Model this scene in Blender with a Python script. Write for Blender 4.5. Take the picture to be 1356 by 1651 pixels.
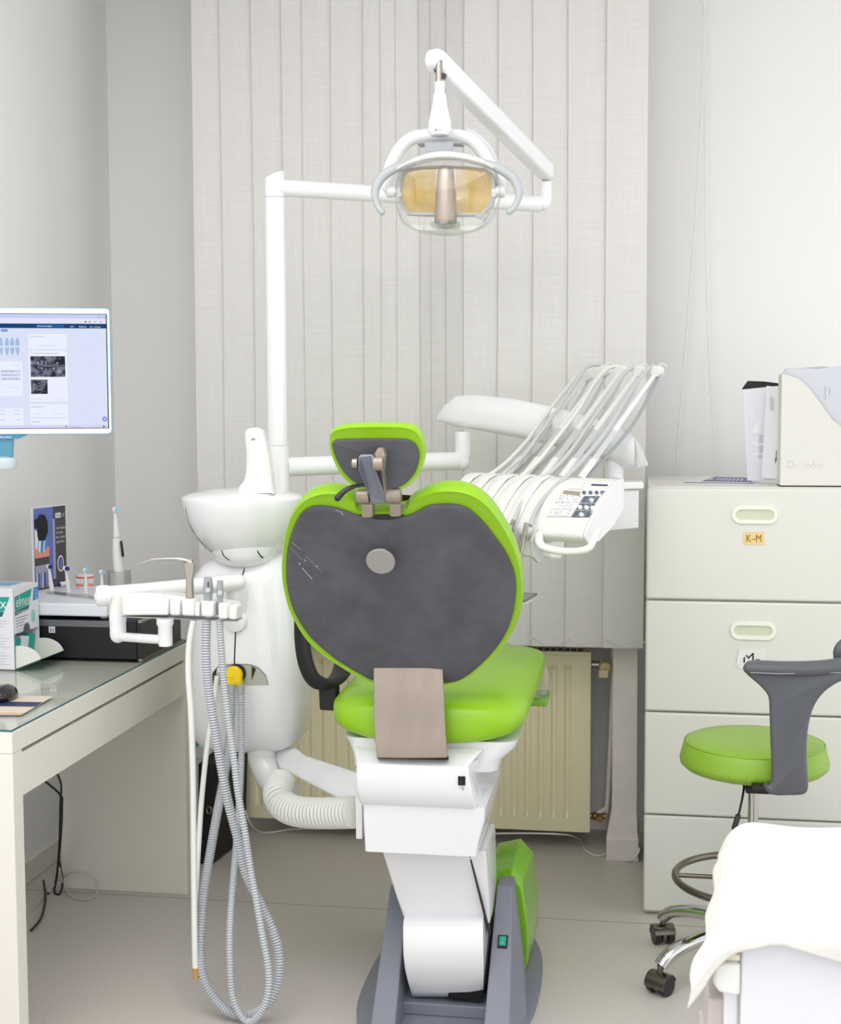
import bpy, bmesh, math, random
from mathutils import Vector, Matrix
from mathutils.bvhtree import BVHTree
random.seed(7)
R = math.radians
for o in list(bpy.data.objects): bpy.data.objects.remove(o)
C = bpy.context.scene.collection
# ------------------------------------------------------------------ camera
F, YAW, PITCH, ROLL, CH = 2218.38, .1587, .0751, -.0032, 1.4816
fw = Vector((-math.sin(YAW)*math.cos(PITCH), math.cos(YAW)*math.cos(PITCH), -math.sin(PITCH)))
rt0 = Vector((math.cos(YAW), math.sin(YAW), 0)); up0 = rt0.cross(fw)
rt = rt0*math.cos(ROLL)+up0*math.sin(ROLL); up = -rt0*math.sin(ROLL)+up0*math.cos(ROLL)
CAM = Vector((0, 0, CH))
cd = bpy.data.cameras.new('camera'); cam = bpy.data.objects.new('camera', cd); C.objects.link(cam)
cd.sensor_fit = 'HORIZONTAL'; cd.sensor_width = 36; cd.lens = F/1356*36
cd.clip_start = .05; cd.clip_end = 50
cd.dof.use_dof = True; cd.dof.focus_distance = 3.3; cd.dof.aperture_fstop = 14
M4 = Matrix((rt, up, -fw)).transposed().to_4x4(); M4.translation = CAM
cam.matrix_world = M4
bpy.context.scene.camera = cam
# ------------------------------------------------------------------ light and exposure
sc = bpy.context.scene
sc.view_settings.view_transform = 'Standard'; sc.view_settings.look = 'None'
sc.view_settings.gamma = 1; sc.view_settings.exposure = 0.45
sc.view_settings.use_curve_mapping = False
w = bpy.data.worlds.new('world'); sc.world = w; w.use_nodes = True
w.node_tree.nodes['Background'].inputs[0].default_value = (.96, .97, 1, 1)
w.node_tree.nodes['Background'].inputs[1].default_value = 1.08
def area(name, loc, rot, sx, sy, power, col=(1, .985, .96)):
    l = bpy.data.lights.new(name, 'AREA'); l.shape = 'RECTANGLE'; l.size = sx; l.size_y = sy
    l.energy = power; l.color = col
    o = bpy.data.objects.new(name, l); C.objects.link(o); o.location = loc; o.rotation_euler = rot
    return o
area('ceiling_lamp_light', (-.7, 1.7, 2.96), (0, 0, 0), 2.2, 2.0, 29, (1, .985, .975))
area('ceiling_lamp_light', (-.2, .2, 2.96), (0, 0, 0), 3.2, 1.8, 14, (1, .985, .975))

# ------------------------------------------------------------------ pixel ray helpers (a pixel plus a real depth gives a place in the room)
def ray(px, py): return fw+rt*((px-678)/F)-up*((py-825.5)/F)
def at(px, py, Y):
    d = ray(px, py); return CAM+d*(Y/d.y)
def atz(px, py, z):
    d = ray(px, py); return CAM+d*((z-CH)/d.z)
def onp(px, py, P, n):
    d = ray(px, py); return CAM+d*((Vector(P)-CAM).dot(n)/d.dot(n))
def zo(x, y, s, ox, oy): return (ox+x/s, oy+y/s)
# ------------------------------------------------------------------ materials
def lin(c):
    return tuple((v/12.92 if v <= .04045 else ((v+.055)/1.055)**2.4) for v in c)
def rgb(r, g, b): return lin((r/255, g/255, b/255))+(1,)
def mat(name, col, rough=.5, metal=0, coat=0, spec=.5, noise=None, bump=None, trans=0, emit=None, brushed=None, sheen=0):
    m = bpy.data.materials.new(name); m.use_nodes = True
    nt = m.node_tree; b = nt.nodes['Principled BSDF']
    b.inputs['Base Color'].default_value = col
    b.inputs['Roughness'].default_value = rough; b.inputs['Metallic'].default_value = metal
    b.inputs['Coat Weight'].default_value = coat; b.inputs['Coat Roughness'].default_value = .08
    b.inputs['Specular IOR Level'].default_value = spec
    b.inputs['Transmission Weight'].default_value = trans
    b.inputs['Sheen Weight'].default_value = sheen
    tc = nt.nodes.new('ShaderNodeTexCoord')
    if noise:
        sc_, amt, stretch = noise
        mp = nt.nodes.new('ShaderNodeMapping'); mp.inputs['Scale'].default_value = stretch
        nz = nt.nodes.new('ShaderNodeTexNoise'); nz.inputs['Scale'].default_value = sc_; nz.inputs['Detail'].default_value = 5
        nz.inputs['Roughness'].default_value = .65
        cr = nt.nodes.new('ShaderNodeValToRGB')
        cr.color_ramp.elements[0].position = .3; cr.color_ramp.elements[1].position = .7
        cr.color_ramp.elements[0].color = tuple(v*(1-amt) for v in col[:3])+(1,)
        cr.color_ramp.elements[1].color = tuple(min(1, v*(1+amt)) for v in col[:3])+(1,)
        nt.links.new(tc.outputs['Object'], mp.inputs[0]); nt.links.new(mp.outputs[0], nz.inputs[0])
        nt.links.new(nz.outputs[0], cr.inputs[0]); nt.links.new(cr.outputs[0], b.inputs['Base Color'])
    if bump:
        sc_, st, stretch = bump
        mp = nt.nodes.new('ShaderNodeMapping'); mp.inputs['Scale'].default_value = stretch
        nz = nt.nodes.new('ShaderNodeTexNoise'); nz.inputs['Scale'].default_value = sc_; nz.inputs['Detail'].default_value = 4
        bp = nt.nodes.new('ShaderNodeBump'); bp.inputs['Strength'].default_value = st; bp.inputs['Distance'].default_value = .002
        nt.links.new(tc.outputs['Object'], mp.inputs[0]); nt.links.new(mp.outputs[0], nz.inputs[0])
        nt.links.new(nz.outputs[0], bp.inputs['Height']); nt.links.new(bp.outputs[0], b.inputs['Normal'])
    if emit:
        b.inputs['Emission Color'].default_value = emit[0]; b.inputs['Emission Strength'].default_value = emit[1]
    return m
def thin_glass(name, tint, gloss=.12, rough=.02, edge=.6):
    m = bpy.data.materials.new(name); m.use_nodes = True; nt = m.node_tree
    for n in list(nt.nodes): nt.nodes.remove(n)
    out = nt.nodes.new('ShaderNodeOutputMaterial'); mx = nt.nodes.new('ShaderNodeMixShader')
    tr = nt.nodes.new('ShaderNodeBsdfTransparent'); gl = nt.nodes.new('ShaderNodeBsdfGlossy')
    lw = nt.nodes.new('ShaderNodeLayerWeight'); lw.inputs['Blend'].default_value = .25
    mr = nt.nodes.new('ShaderNodeMapRange'); mr.inputs['To Min'].default_value = gloss; mr.inputs['To Max'].default_value = edge
    tr.inputs[0].default_value = tint; gl.inputs['Roughness'].default_value = rough
    nt.links.new(lw.outputs['Facing'], mr.inputs[0]); nt.links.new(mr.outputs[0], mx.inputs[0])
    nt.links.new(tr.outputs[0], mx.inputs[1]); nt.links.new(gl.outputs[0], mx.inputs[2])
    nt.links.new(mx.outputs[0], out.inputs[0]); return m
def screen_mat(name, col, s=.74):
    m = mat(name, (0, 0, 0, 1), .3); b = m.node_tree.nodes['Principled BSDF']
    b.inputs['Emission Color'].default_value = col; b.inputs['Emission Strength'].default_value = s
    b.inputs['Specular IOR Level'].default_value = .1
    return m
WALL = mat('wall_paint', rgb(244, 243, 241), .75, spec=.2, bump=(60, .06, (1, 1, 1)), noise=(1.3, .012, (1, 1, 1)))
WHITE = mat('white_plastic', rgb(234, 234, 231), .28, coat=.25)
ENAMEL = mat('white_enamel', rgb(236, 237, 238), .16, coat=.4)
CREAM = mat('cream_plastic', rgb(238, 236, 226), .35)
CHAIRW = mat('chair_white', rgb(228, 229, 231), .22, coat=.4)
DESK = mat('desk_white', rgb(228, 226, 216), .38)
DESKTOP_ = mat('desk_top_white', rgb(214, 216, 214), .4)
CAB = mat('cabinet_steel', rgb(222, 222, 214), .36, bump=(240, .05, (1, 1, 1)))
CABH = mat('cabinet_handle', rgb(238, 240, 226), .4)
CABR = mat('cabinet_handle_recess', rgb(205, 211, 186), .5)
GREEN = mat('green_vinyl', rgb(142, 193, 14), .34, coat=.12, spec=.5, bump=(300, .06, (1, 1, 1)))
STOOLG = mat('stool_green_vinyl', rgb(136, 176, 50), .38, bump=(200, .12, (1, 1, 1)))
GREENP = mat('green_plastic', rgb(124, 188, 30), .22, coat=.4)
SUEDE = mat('grey_suede', rgb(88, 89, 94), .75, spec=.25, noise=(9, .22, (1, 1, 1)), bump=(160, .2, (1, 1, 1)))
GREYB = mat('base_grey', rgb(122, 126, 137), .38, noise=(300, .05, (1, 1, 1)))
GREYS = mat('stool_grey', rgb(88, 91, 97), .45, bump=(260, .15, (1, 1, 1)))
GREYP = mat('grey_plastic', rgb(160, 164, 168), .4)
LGREY = mat('light_grey_plastic', rgb(200, 202, 202), .35)
HOSE = mat('hose_grey', rgb(192, 196, 200), .45)
HOSEW = mat('hose_white', rgb(228, 230, 224), .35)
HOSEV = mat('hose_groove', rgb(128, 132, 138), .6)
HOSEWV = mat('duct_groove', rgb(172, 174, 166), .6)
BLUEG = mat('blue_grey_metal', rgb(128, 134, 146), .4, metal=.3)
TAN = mat('tan_metal', rgb(160, 148, 136), .40, metal=.5, noise=(14, .10, (1, 1, .25)))
STEEL = mat('steel', rgb(172, 165, 156), .26, metal=1)
CHROME = mat('chrome', rgb(205, 205, 205), .12, metal=1)
BRONZE = mat('dark_chrome', rgb(120, 114, 104), .25, metal=1)
BLACK = mat('black_plastic', rgb(22, 22, 24), .35)
BLACKM = mat('black_matte', rgb(18, 18, 20), .6)
DARK = mat('dark_gap', rgb(38, 38, 38), .7)
SEAM = mat('seam_grey', rgb(120, 122, 116), .7)
RAD = mat('radiator_cream', rgb(244, 237, 200), .35)
POST = mat('post_paint', rgb(234, 227, 222), .6, noise=(12, .05, (1, 1, 1)), bump=(40, .4, (1, 1, 1)))
BRASS = mat('brass', rgb(150, 120, 80), .35, metal=.9)
YELL = mat('yellow_plastic', rgb(248, 216, 0), .4)
PAPER = mat('paper', rgb(228, 228, 234), .7)
PAPERC = mat('card_white', rgb(222, 221, 214), .6, noise=(2, .02, (1, 1, 90)))
TEAL = mat('teal_print', rgb(10, 160, 145), .5)
DTEAL = mat('dark_teal_print', rgb(10, 100, 105), .5)
BLUEP = mat('blue_print', rgb(45, 135, 220), .5)
INKB = mat('ink_brown', rgb(120, 84, 50), .6)
INK = mat('ink', rgb(30, 30, 34), .6)
INKG = mat('grey_ink', rgb(140, 150, 160), .6)
INKL = mat('faint_ink', rgb(186, 188, 190), .6)
NAVY = mat('navy_print', rgb(40, 44, 84), .5)
PURP = mat('violet_print', rgb(96, 96, 160), .5)
POSTB = mat('poster_blue', rgb(96, 118, 190), .5)
POSTD = mat('poster_dark', rgb(74, 74, 80), .5)
PINK = mat('pink_gum', rgb(236, 150, 135), .4)
ORANGE = mat('orange_gum', rgb(236, 118, 78), .4)
BRISB = mat('bristle_navy', rgb(40, 40, 140), .6)
BRISC = mat('bristle_cyan', rgb(165, 212, 226), .6)
MONW = mat('monitor_white', rgb(244, 244, 236), .3, coat=.3)
MONB = mat('monitor_blue', rgb(120, 176, 200), .3)
STANDB = mat('stand_blue', rgb(70, 140, 165), .25, coat=.3)
YTAG = mat('yellow_tag', rgb(236, 206, 138), .6)
CLOTH = mat('terry_cloth', rgb(224, 222, 216), .85, sheen=.3, bump=(420, .5, (1, 1, 1)))
TROL = mat('trolley_white', rgb(226, 227, 232), .35)
AMBERT = mat('amber_tip', rgb(200, 150, 80), .4)
HEADW = mat('lamp_grey', rgb(176, 182, 184), .4)
CLEAR = thin_glass('clear_plastic', (.97, .97, .965, 1), .045, .03, .55)
CLEARD = thin_glass('clear_plastic_tinted', (.90, .91, .90, 1), .10, .03, .6)
GLASST = thin_glass('desk_glass', (.985, .995, .99, 1), .05, .01, .42)
GLASSE = mat('glass_edge', rgb(60, 110, 110), .2)
# amber reflector of the lamp: coloured see-through glass with streaks
AMBER = thin_glass('amber_reflector', (.98, .78, .36, 1), .10, .08, .3)
nt = AMBER.node_tree
tc = nt.nodes.new('ShaderNodeTexCoord'); mp = nt.nodes.new('ShaderNodeMapping'); mp.inputs['Scale'].default_value = (1, 1, .25)
nz = nt.nodes.new('ShaderNodeTexNoise'); nz.inputs['Scale'].default_value = 26; nz.inputs['Detail'].default_value = 4
cr = nt.nodes.new('ShaderNodeValToRGB'); cr.color_ramp.elements[0].position = .38; cr.color_ramp.elements[1].position = .66
cr.color_ramp.elements[0].color = rgb(244, 206, 112); cr.color_ramp.elements[1].color = rgb(250, 228, 186)
nt.links.new(tc.outputs['Object'], mp.inputs[0]); nt.links.new(mp.outputs[0], nz.inputs[0]); nt.links.new(nz.outputs[0], cr.inputs[0])
df = nt.nodes.new('ShaderNodeBsdfTranslucent'); dd_ = nt.nodes.new('ShaderNodeBsdfDiffuse'); m1 = nt.nodes.new('ShaderNodeMixShader'); m2 = nt.nodes.new('ShaderNodeMixShader'); m1.inputs[0].default_value = .6; m2.inputs[0].default_value = .62
for n in list(nt.nodes):
    if n.type == 'BSDF_TRANSPARENT':
        nt.links.new(cr.outputs[0], n.inputs[0]); nt.links.new(cr.outputs[0], df.inputs[0]); nt.links.new(cr.outputs[0], dd_.inputs[0])
        mxs = n.outputs[0].links[0].to_node
        nt.links.new(df.outputs[0], m1.inputs[1]); nt.links.new(dd_.outputs[0], m1.inputs[2])
        nt.links.new(n.outputs[0], m2.inputs[1]); nt.links.new(m1.outputs[0], m2.inputs[2]); nt.links.new(m2.outputs[0], mxs.inputs[1])
# vinyl floor: speckles and welded seams
FLOOR = mat('floor_vinyl', rgb(186, 180, 174), .42, spec=.35)
nt = FLOOR.node_tree; b = nt.nodes['Principled BSDF']
tc = nt.nodes.new('ShaderNodeTexCoord')
n1 = nt.nodes.new('ShaderNodeTexNoise'); n1.inputs['Scale'].default_value = 260; n1.inputs['Detail'].default_value = 2
n2 = nt.nodes.new('ShaderNodeTexVoronoi'); n2.inputs['Scale'].default_value = 170
r1 = nt.nodes.new('ShaderNodeValToRGB'); r1.color_ramp.elements[0].position = .36; r1.color_ramp.elements[1].position = .66
r1.color_ramp.elements[0].color = rgb(188, 182, 175); r1.color_ramp.elements[1].color = rgb(208, 203, 197)
r2 = nt.nodes.new('ShaderNodeValToRGB'); r2.color_ramp.elements[0].position = .07; r2.color_ramp.elements[1].position = .14
r2.color_ramp.elements[0].color = (1, 1, 1, 1); r2.color_ramp.elements[1].color = (0, 0, 0, 1)
mx = nt.nodes.new('ShaderNodeMix'); mx.data_type = 'RGBA'; mx.inputs[7].default_value = rgb(240, 238, 234)
mu = nt.nodes.new('ShaderNodeMath'); mu.operation = 'MULTIPLY'; mu.inputs[1].default_value = .7
nt.links.new(tc.outputs['Object'], n1.inputs[0]); nt.links.new(tc.outputs['Object'], n2.inputs[0])
nt.links.new(n1.outputs[0], r1.inputs[0]); nt.links.new(n2.outputs['Distance'], r2.inputs[0]); nt.links.new(r2.outputs[0], mu.inputs[0])
nt.links.new(mu.outputs[0], mx.inputs[0]); nt.links.new(r1.outputs[0], mx.inputs[6])
sx = nt.nodes.new('ShaderNodeSeparateXYZ'); nt.links.new(tc.outputs['Object'], sx.inputs[0])
s1 = nt.nodes.new('ShaderNodeMath'); s1.operation = 'COMPARE'; s1.inputs[1].default_value = 3.915; s1.inputs[2].default_value = .0022
nt.links.new(sx.outputs[1], s1.inputs[0])
mx2 = nt.nodes.new('ShaderNodeMix'); mx2.data_type = 'RGBA'; mx2.inputs[7].default_value = rgb(140, 134, 128)
nt.links.new(s1.outputs[0], mx2.inputs[0]); nt.links.new(mx.outputs[2], mx2.inputs[6]); nt.links.new(mx2.outputs[2], b.inputs['Base Color'])
# woven blind fabric
def fabric(name, col, amt=.05, tr=.15):
    m = mat(name, col, .8, spec=.15); nt = m.node_tree; b = nt.nodes['Principled BSDF']
    tc = nt.nodes.new('ShaderNodeTexCoord'); outs = []
    for s in ((2, 2, 90), (200, 200, 1.5)):
        mp = nt.nodes.new('ShaderNodeMapping'); mp.inputs['Scale'].default_value = s
        nz = nt.nodes.new('ShaderNodeTexNoise'); nz.inputs['Scale'].default_value = 4; nz.inputs['Detail'].default_value = 3
        nt.links.new(tc.outputs['Object'], mp.inputs[0]); nt.links.new(mp.outputs[0], nz.inputs[0]); outs.append(nz)
    a = nt.nodes.new('ShaderNodeMath'); a.operation = 'ADD'
    nt.links.new(outs[0].outputs[0], a.inputs[0]); nt.links.new(outs[1].outputs[0], a.inputs[1])
    cr = nt.nodes.new('ShaderNodeValToRGB'); cr.color_ramp.elements[0].position = .8; cr.color_ramp.elements[1].position = 1.2 if False else 1.0
    mr = nt.nodes.new('ShaderNodeMapRange'); mr.inputs['From Min'].default_value = .75; mr.inputs['From Max'].default_value = 1.25
    nt.links.new(a.outputs[0], mr.inputs[0])
    cr.color_ramp.elements[0].position = 0
    cr.color_ramp.elements[0].color = tuple(v*(1-amt) for v in col[:3])+(1,); cr.color_ramp.elements[1].color = tuple(min(1, v*(1+amt)) for v in col[:3])+(1,)
    nt.links.new(mr.outputs[0], cr.inputs[0]); nt.links.new(cr.outputs[0], b.inputs['Base Color'])
    bp = nt.nodes.new('ShaderNodeBump'); bp.inputs['Strength'].default_value = .25; bp.inputs['Distance'].default_value = .001
    nt.links.new(a.outputs[0], bp.inputs['Height']); nt.links.new(bp.outputs[0], b.inputs['Normal'])
    return m
SLAT = fabric('blind_fabric', rgb(223, 221, 218), .05)
SLATG = fabric('blind_fabric_grey', rgb(212, 210, 207), .05)
# monitor picture colours
S_BG = screen_mat('screen_lilac', rgb(218, 224, 246)); S_BAR = screen_mat('screen_bar', rgb(196, 206, 244))
S_TOP = screen_mat('screen_toolbar', rgb(226, 226, 250)); S_NAVY = screen_mat('screen_navy', rgb(8, 62, 112)); S_NAVL = screen_mat('screen_navy_light', rgb(24, 92, 152))
S_CARD = screen_mat('screen_card', rgb(234, 238, 252)); S_TXT = screen_mat('screen_text', rgb(120, 128, 160)); S_TXTL = screen_mat('screen_text_light', rgb(176, 184, 210))
S_TOOTH = screen_mat('screen_tooth', rgb(160, 188, 226)); S_BTN = screen_mat('screen_button', rgb(120, 150, 210)); S_CHIP = screen_mat('screen_chip', rgb(204, 212, 238)); S_WT = screen_mat('screen_white', rgb(246, 248, 255))
S_TASK = screen_mat('screen_taskbar', rgb(208, 216, 246)); S_BLUE = screen_mat('screen_blue', rgb(92, 116, 222))
S_XRAY = screen_mat('screen_xray', rgb(40, 44, 60)); nt = S_XRAY.node_tree; b = nt.nodes['Principled BSDF']
tc = nt.nodes.new('ShaderNodeTexCoord'); nz = nt.nodes.new('ShaderNodeTexNoise'); nz.inputs['Scale'].default_value = 55; nz.inputs['Detail'].default_value = 6
cr = nt.nodes.new('ShaderNodeValToRGB'); cr.color_ramp.elements[0].position = .42; cr.color_ramp.elements[1].position = .8
cr.color_ramp.elements[0].color = rgb(28, 30, 44); cr.color_ramp.elements[1].color = rgb(170, 176, 196)
nt.links.new(tc.outputs['Object'], nz.inputs[0]); nt.links.new(nz.outputs[0], cr.inputs[0]); nt.links.new(cr.outputs[0], b.inputs['Emission Color'])
S_XL = screen_mat('screen_xray_light', rgb(104, 110, 130)); S_XD = screen_mat('screen_xray_dark', rgb(18, 18, 26)); S_XW = screen_mat('screen_xray_white', rgb(222, 226, 238))

# ------------------------------------------------------------------ mesh helpers
def spline(pts, n=8, closed=False):
    P = [Vector(p) for p in pts]; out = []; N = len(P)
    rng = range(N) if closed else range(N-1)
    for i in rng:
        if closed: a, b, c, d = P[i-1], P[i], P[(i+1) % N], P[(i+2) % N]
        else: a, b, c, d = P[max(i-1, 0)], P[i], P[i+1], P[min(i+2, N-1)]
        for k in range(n):
            t = k/n
            out.append(.5*((2*b)+(c-a)*t+(2*a-5*b+4*c-d)*t*t+(3*b-a-3*c+d)*t**3))
    if not closed: out.append(P[-1].copy())
    return out
def resample(pts, step):
    L = [0]
    for a, b in zip(pts, pts[1:]): L.append(L[-1]+(b-a).length)
    n = max(2, int(L[-1]/step)); out = []; j = 0
    for k in range(n+1):
        s = L[-1]*k/n
        while j < len(L)-2 and L[j+1] < s: j += 1
        t = (s-L[j])/max(1e-9, L[j+1]-L[j]); out.append(pts[j].lerp(pts[j+1], min(1, max(0, t))))
    return out
class MB:
    def __init__(s): s.bm = bmesh.new()
    def face(s, pts, mi=0):
        vs = [s.bm.verts.new(p) for p in pts]
        f = s.bm.faces.new(vs); f.material_index = mi; return f
    def box(s, lo, hi, mi=0, M=None):
        x0, y0, z0 = lo; x1, y1, z1 = hi
        P = [Vector(p) for p in ((x0, y0, z0), (x1, y0, z0), (x1, y1, z0), (x0, y1, z0), (x0, y0, z1), (x1, y0, z1), (x1, y1, z1), (x0, y1, z1))]
        if M: P = [M @ p for p in P]
        return s.hexa(P, mi)
    def hexa(s, P, mi=0):
        v = [s.bm.verts.new(p) for p in P]
        for f in ((3, 2, 1, 0), (4, 5, 6, 7), (0, 1, 5, 4), (1, 2, 6, 5), (2, 3, 7, 6), (3, 0, 4, 7)):
            s.bm.faces.new([v[i] for i in f]).material_index = mi
        return s
    def loft(s, rings, mi=0, cap=True, closed=True):
        V = [[s.bm.verts.new(p) for p in r] for r in rings]
        for a, b in zip(V, V[1:]):
            n = len(a)
            for i in range(n if closed else n-1):
                j = (i+1) % n
                s.bm.faces.new((a[i], a[j], b[j], b[i])).material_index = mi
        if cap:
            for r in (V[0][::-1], V[-1]):
                f = s.bm.faces.new(r); f.material_index = mi
        return s
    def prism(s, outline, off, mi=0):
        O = [Vector(p) for p in outline]; off = Vector(off)
        return s.loft([O, [p+off for p in O]], mi)
    def frames(s, pts):
        T = []
        for i in range(len(pts)):
            a = pts[max(i-1, 0)]; b = pts[min(i+1, len(pts)-1)]; T.append((b-a).normalized())
        n = T[0].orthogonal().normalized()
        if abs(T[0].z) < .9: n = (Vector((0, 0, 1))-T[0]*T[0].z).normalized()
        N = [n]
        for i in range(1, len(pts)):
            n = N[-1]-T[i]*N[-1].dot(T[i]); N.append(n.normalized())
        return T, N
    def tube(s, pts, r, seg=14, mi=0, ry=None, cap=True, rnd=False):
        pts = [Vector(p) for p in pts]; T, N = s.frames(pts); rings = []
        for i, p in enumerate(pts):
            rr = r(i/(len(pts)-1)) if callable(r) else (r[i] if isinstance(r, (list, tuple)) else r)
            r2 = rr if ry is None else ry*(rr/r if not callable(r) and not isinstance(r, (list, tuple)) else 1)
            B = T[i].cross(N[i])
            rings.append([p+N[i]*(rr*math.cos(a))+B*(r2*math.sin(a)) for a in [2*math.pi*k/seg for k in range(seg)]])
        if rnd:
            def extra(i, sgn):
                out = []
                rr = r(i and 1 or 0) if callable(r) else (r[i] if isinstance(r, (list, tuple)) else r)
                c = pts[i]; base = rings[i] if i == 0 else rings[-1]
                for k in (1, 2, 3):
                    a = k*math.pi/2/3.2
                    out.append([c+T[i]*sgn*rr*math.sin(a)+(q-c)*math.cos(a) for q in base])
                return out
            rings = extra(0, -1)[::-1]+rings+extra(-1, 1)
        return s.loft(rings, mi, cap)
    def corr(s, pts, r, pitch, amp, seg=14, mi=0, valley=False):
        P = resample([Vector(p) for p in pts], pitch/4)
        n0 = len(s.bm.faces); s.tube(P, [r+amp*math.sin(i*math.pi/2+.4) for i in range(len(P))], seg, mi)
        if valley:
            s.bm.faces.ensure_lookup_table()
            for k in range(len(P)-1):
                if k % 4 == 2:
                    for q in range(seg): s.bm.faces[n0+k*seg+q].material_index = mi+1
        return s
    def cyl(s, a, b, r, r2=None, seg=24, mi=0):
        a = Vector(a); b = Vector(b); return s.tube([a, b], [r, r if r2 is None else r2], seg, mi)
    def lathe(s, prof, c, axis=(0, 0, 1), seg=36, mi=0, sx=1, sy=1, cap=True):
        ax = Vector(axis).normalized()
        u = Vector((1, 0, 0)) if abs(ax.x) < .9 else Vector((0, 1, 0))
        u = (u-ax*u.dot(ax)).normalized(); v = ax.cross(u); c = Vector(c)
        return s.loft([[c+ax*h+u*(r*sx*math.cos(t))+v*(r*sy*math.sin(t)) for t in [2*math.pi*k/seg for k in range(seg)]] for r, h in prof], mi, cap)
    def ball(s, c, r, mi=0, seg=20, sc=(1, 1, 1)):
        n = seg//2; c = Vector(c)
        rings = [[c+Vector((r*sc[0]*math.sin(math.pi*j/n)*math.cos(t), r*sc[1]*math.sin(math.pi*j/n)*math.sin(t), -r*sc[2]*math.cos(math.pi*j/n))) for t in [2*math.pi*k/seg for k in range(seg)]] for j in range(1, n)]
        return s.loft(rings, mi)
    def pillow(s, outline, d, layers, mi=0):
        O = [Vector(p) for p in outline]; d = Vector(d).normalized(); n = len(O); c = sum(O, Vector())/n; Ns = []
        area = Vector()
        for i in range(n): area += (O[i]-c).cross(O[(i+1) % n]-c)
        sg = 1 if area.dot(d) > 0 else -1
        for i in range(n):
            t = (O[(i+1) % n]-O[i-1]).normalized(); Ns.append((d.cross(t)*sg).normalized())
        rings = [[O[i]+Ns[i]*ins+d*dep for i in range(n)] for ins, dep in layers]
        return s.loft(rings, mi)
    def build(s, name, mats, parent=None, smooth=35, bevel=0, bseg=2, sub=0):
        bm = s.bm
        bmesh.ops.recalc_face_normals(bm, faces=bm.faces)
        if parent is None:
            zs = [v.co.z for v in bm.verts]; xs = [v.co.x for v in bm.verts]; ys = [v.co.y for v in bm.verts]
            org = Vector(((min(xs)+max(xs))/2, (min(ys)+max(ys))/2, min(zs)))
        else:
            org = ROOT[parent.name]
        me = bpy.data.meshes.new(name)
        bmesh.ops.translate(bm, verts=bm.verts, vec=-org)
        bm.to_mesh(me); bm.free()
        for m in (mats if isinstance(mats, (list, tuple)) else [mats]): me.materials.append(m)
        o = bpy.data.objects.new(name, me); C.objects.link(o)
        if parent: o.parent = parent
        else: o.location = org
        ROOT[o.name] = org
        if sub:
            md = o.modifiers.new('sub', 'SUBSURF'); md.levels = sub; md.render_levels = sub
        if bevel:
            md = o.modifiers.new('bevel', 'BEVEL'); md.width = bevel; md.segments = bseg; md.limit_method = 'ANGLE'; md.angle_limit = R(40)
            md.harden_normals = False
        if smooth:
            for p in me.polygons: p.use_smooth = True
            if smooth < 180: me.set_sharp_from_angle(angle=R(smooth))
        return o
ROOT = {}
def tag(o, label, cat, group=None):
    o['label'] = label; o['category'] = cat
    if group: o['group'] = group
    return o
def thing(name, loc, label, cat, group=None):
    o = bpy.data.objects.new(name, None); C.objects.link(o); o.location = loc; o.empty_display_size = .05
    ROOT[o.name] = Vector(loc); return tag(o, label, cat, group)
def struct(o): o['kind'] = 'structure'; return o
def copy_tree(o, parent=None):
    c = o.copy(); C.objects.link(c); c.parent = parent
    ROOT[c.name] = ROOT[o.name]
    for ch in [x for x in bpy.data.objects if x.parent == o]: copy_tree(ch, c)
    return c
def text_polys(txt, size):
    cu = bpy.data.curves.new('t', 'FONT'); cu.body = txt; cu.size = size; cu.resolution_u = 2; cu.align_x = 'LEFT'
    ob = bpy.data.objects.new('t', cu); C.objects.link(ob)
    bpy.context.view_layer.update()
    me = ob.to_mesh(); V = [v.co.copy() for v in me.vertices]; Fs = [tuple(p.vertices) for p in me.polygons]
    ob.to_mesh_clear(); bpy.data.objects.remove(ob); bpy.data.curves.remove(cu)
    return V, Fs
def feet_mesh(mb):
    me = bpy.data.meshes.new('tmp'); mb.bm.to_mesh(me); mb.bm.free(); return me
class Sheet(MB):
    """flat print laid on a surface: u right, v up, n out"""
    def __init__(s, o, u, v, n=None, off=.0006):
        super().__init__(); s.o = Vector(o); s.u = Vector(u).normalized(); s.v = Vector(v).normalized(); s.n = Vector(n) if n else s.u.cross(s.v).normalized(); s.off = off; s.k = 1
    def P(s, x, y, l=None): return s.o+s.u*x+s.v*y+s.n*(s.off*(s.k if l is None else l))
    def poly(s, pts, mi, l=1): s.face([s.P(x, y, l) for x, y in pts], mi); return s
    def rect(s, x0, y0, x1, y1, mi, l=1): return s.poly([(x0, y0), (x1, y0), (x1, y1), (x0, y1)], mi, l)
    def ell(s, cx, cy, rx, ry, mi, l=1, n=24): return s.poly([(cx+rx*math.cos(2*math.pi*k/n), cy+ry*math.sin(2*math.pi*k/n)) for k in range(n)], mi, l)
    def text(s, txt, x, y, size, mi, l=2, sx=1, w=None):
        V, Fs = text_polys(txt, size)
        if w: sx = w/max(1e-6, max(v.x for v in V))
        vs = [s.bm.verts.new(s.P(x+v.x*sx, y+v.y, l)) for v in V]
        for f in Fs:
            try: s.bm.faces.new([vs[i] for i in f]).material_index = mi
            except ValueError: pass
        return s
def sheet_build(sh, name, mats, parent):
    bm = sh.bm; org = ROOT[parent.name]; me = bpy.data.meshes.new(name)
    bmesh.ops.translate(bm, verts=bm.verts, vec=-org); bm.to_mesh(me); bm.free()
    for m in mats: me.materials.append(m)
    o = bpy.data.objects.new(name, me); C.objects.link(o); o.parent = parent; ROOT[o.name] = org; return o
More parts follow.
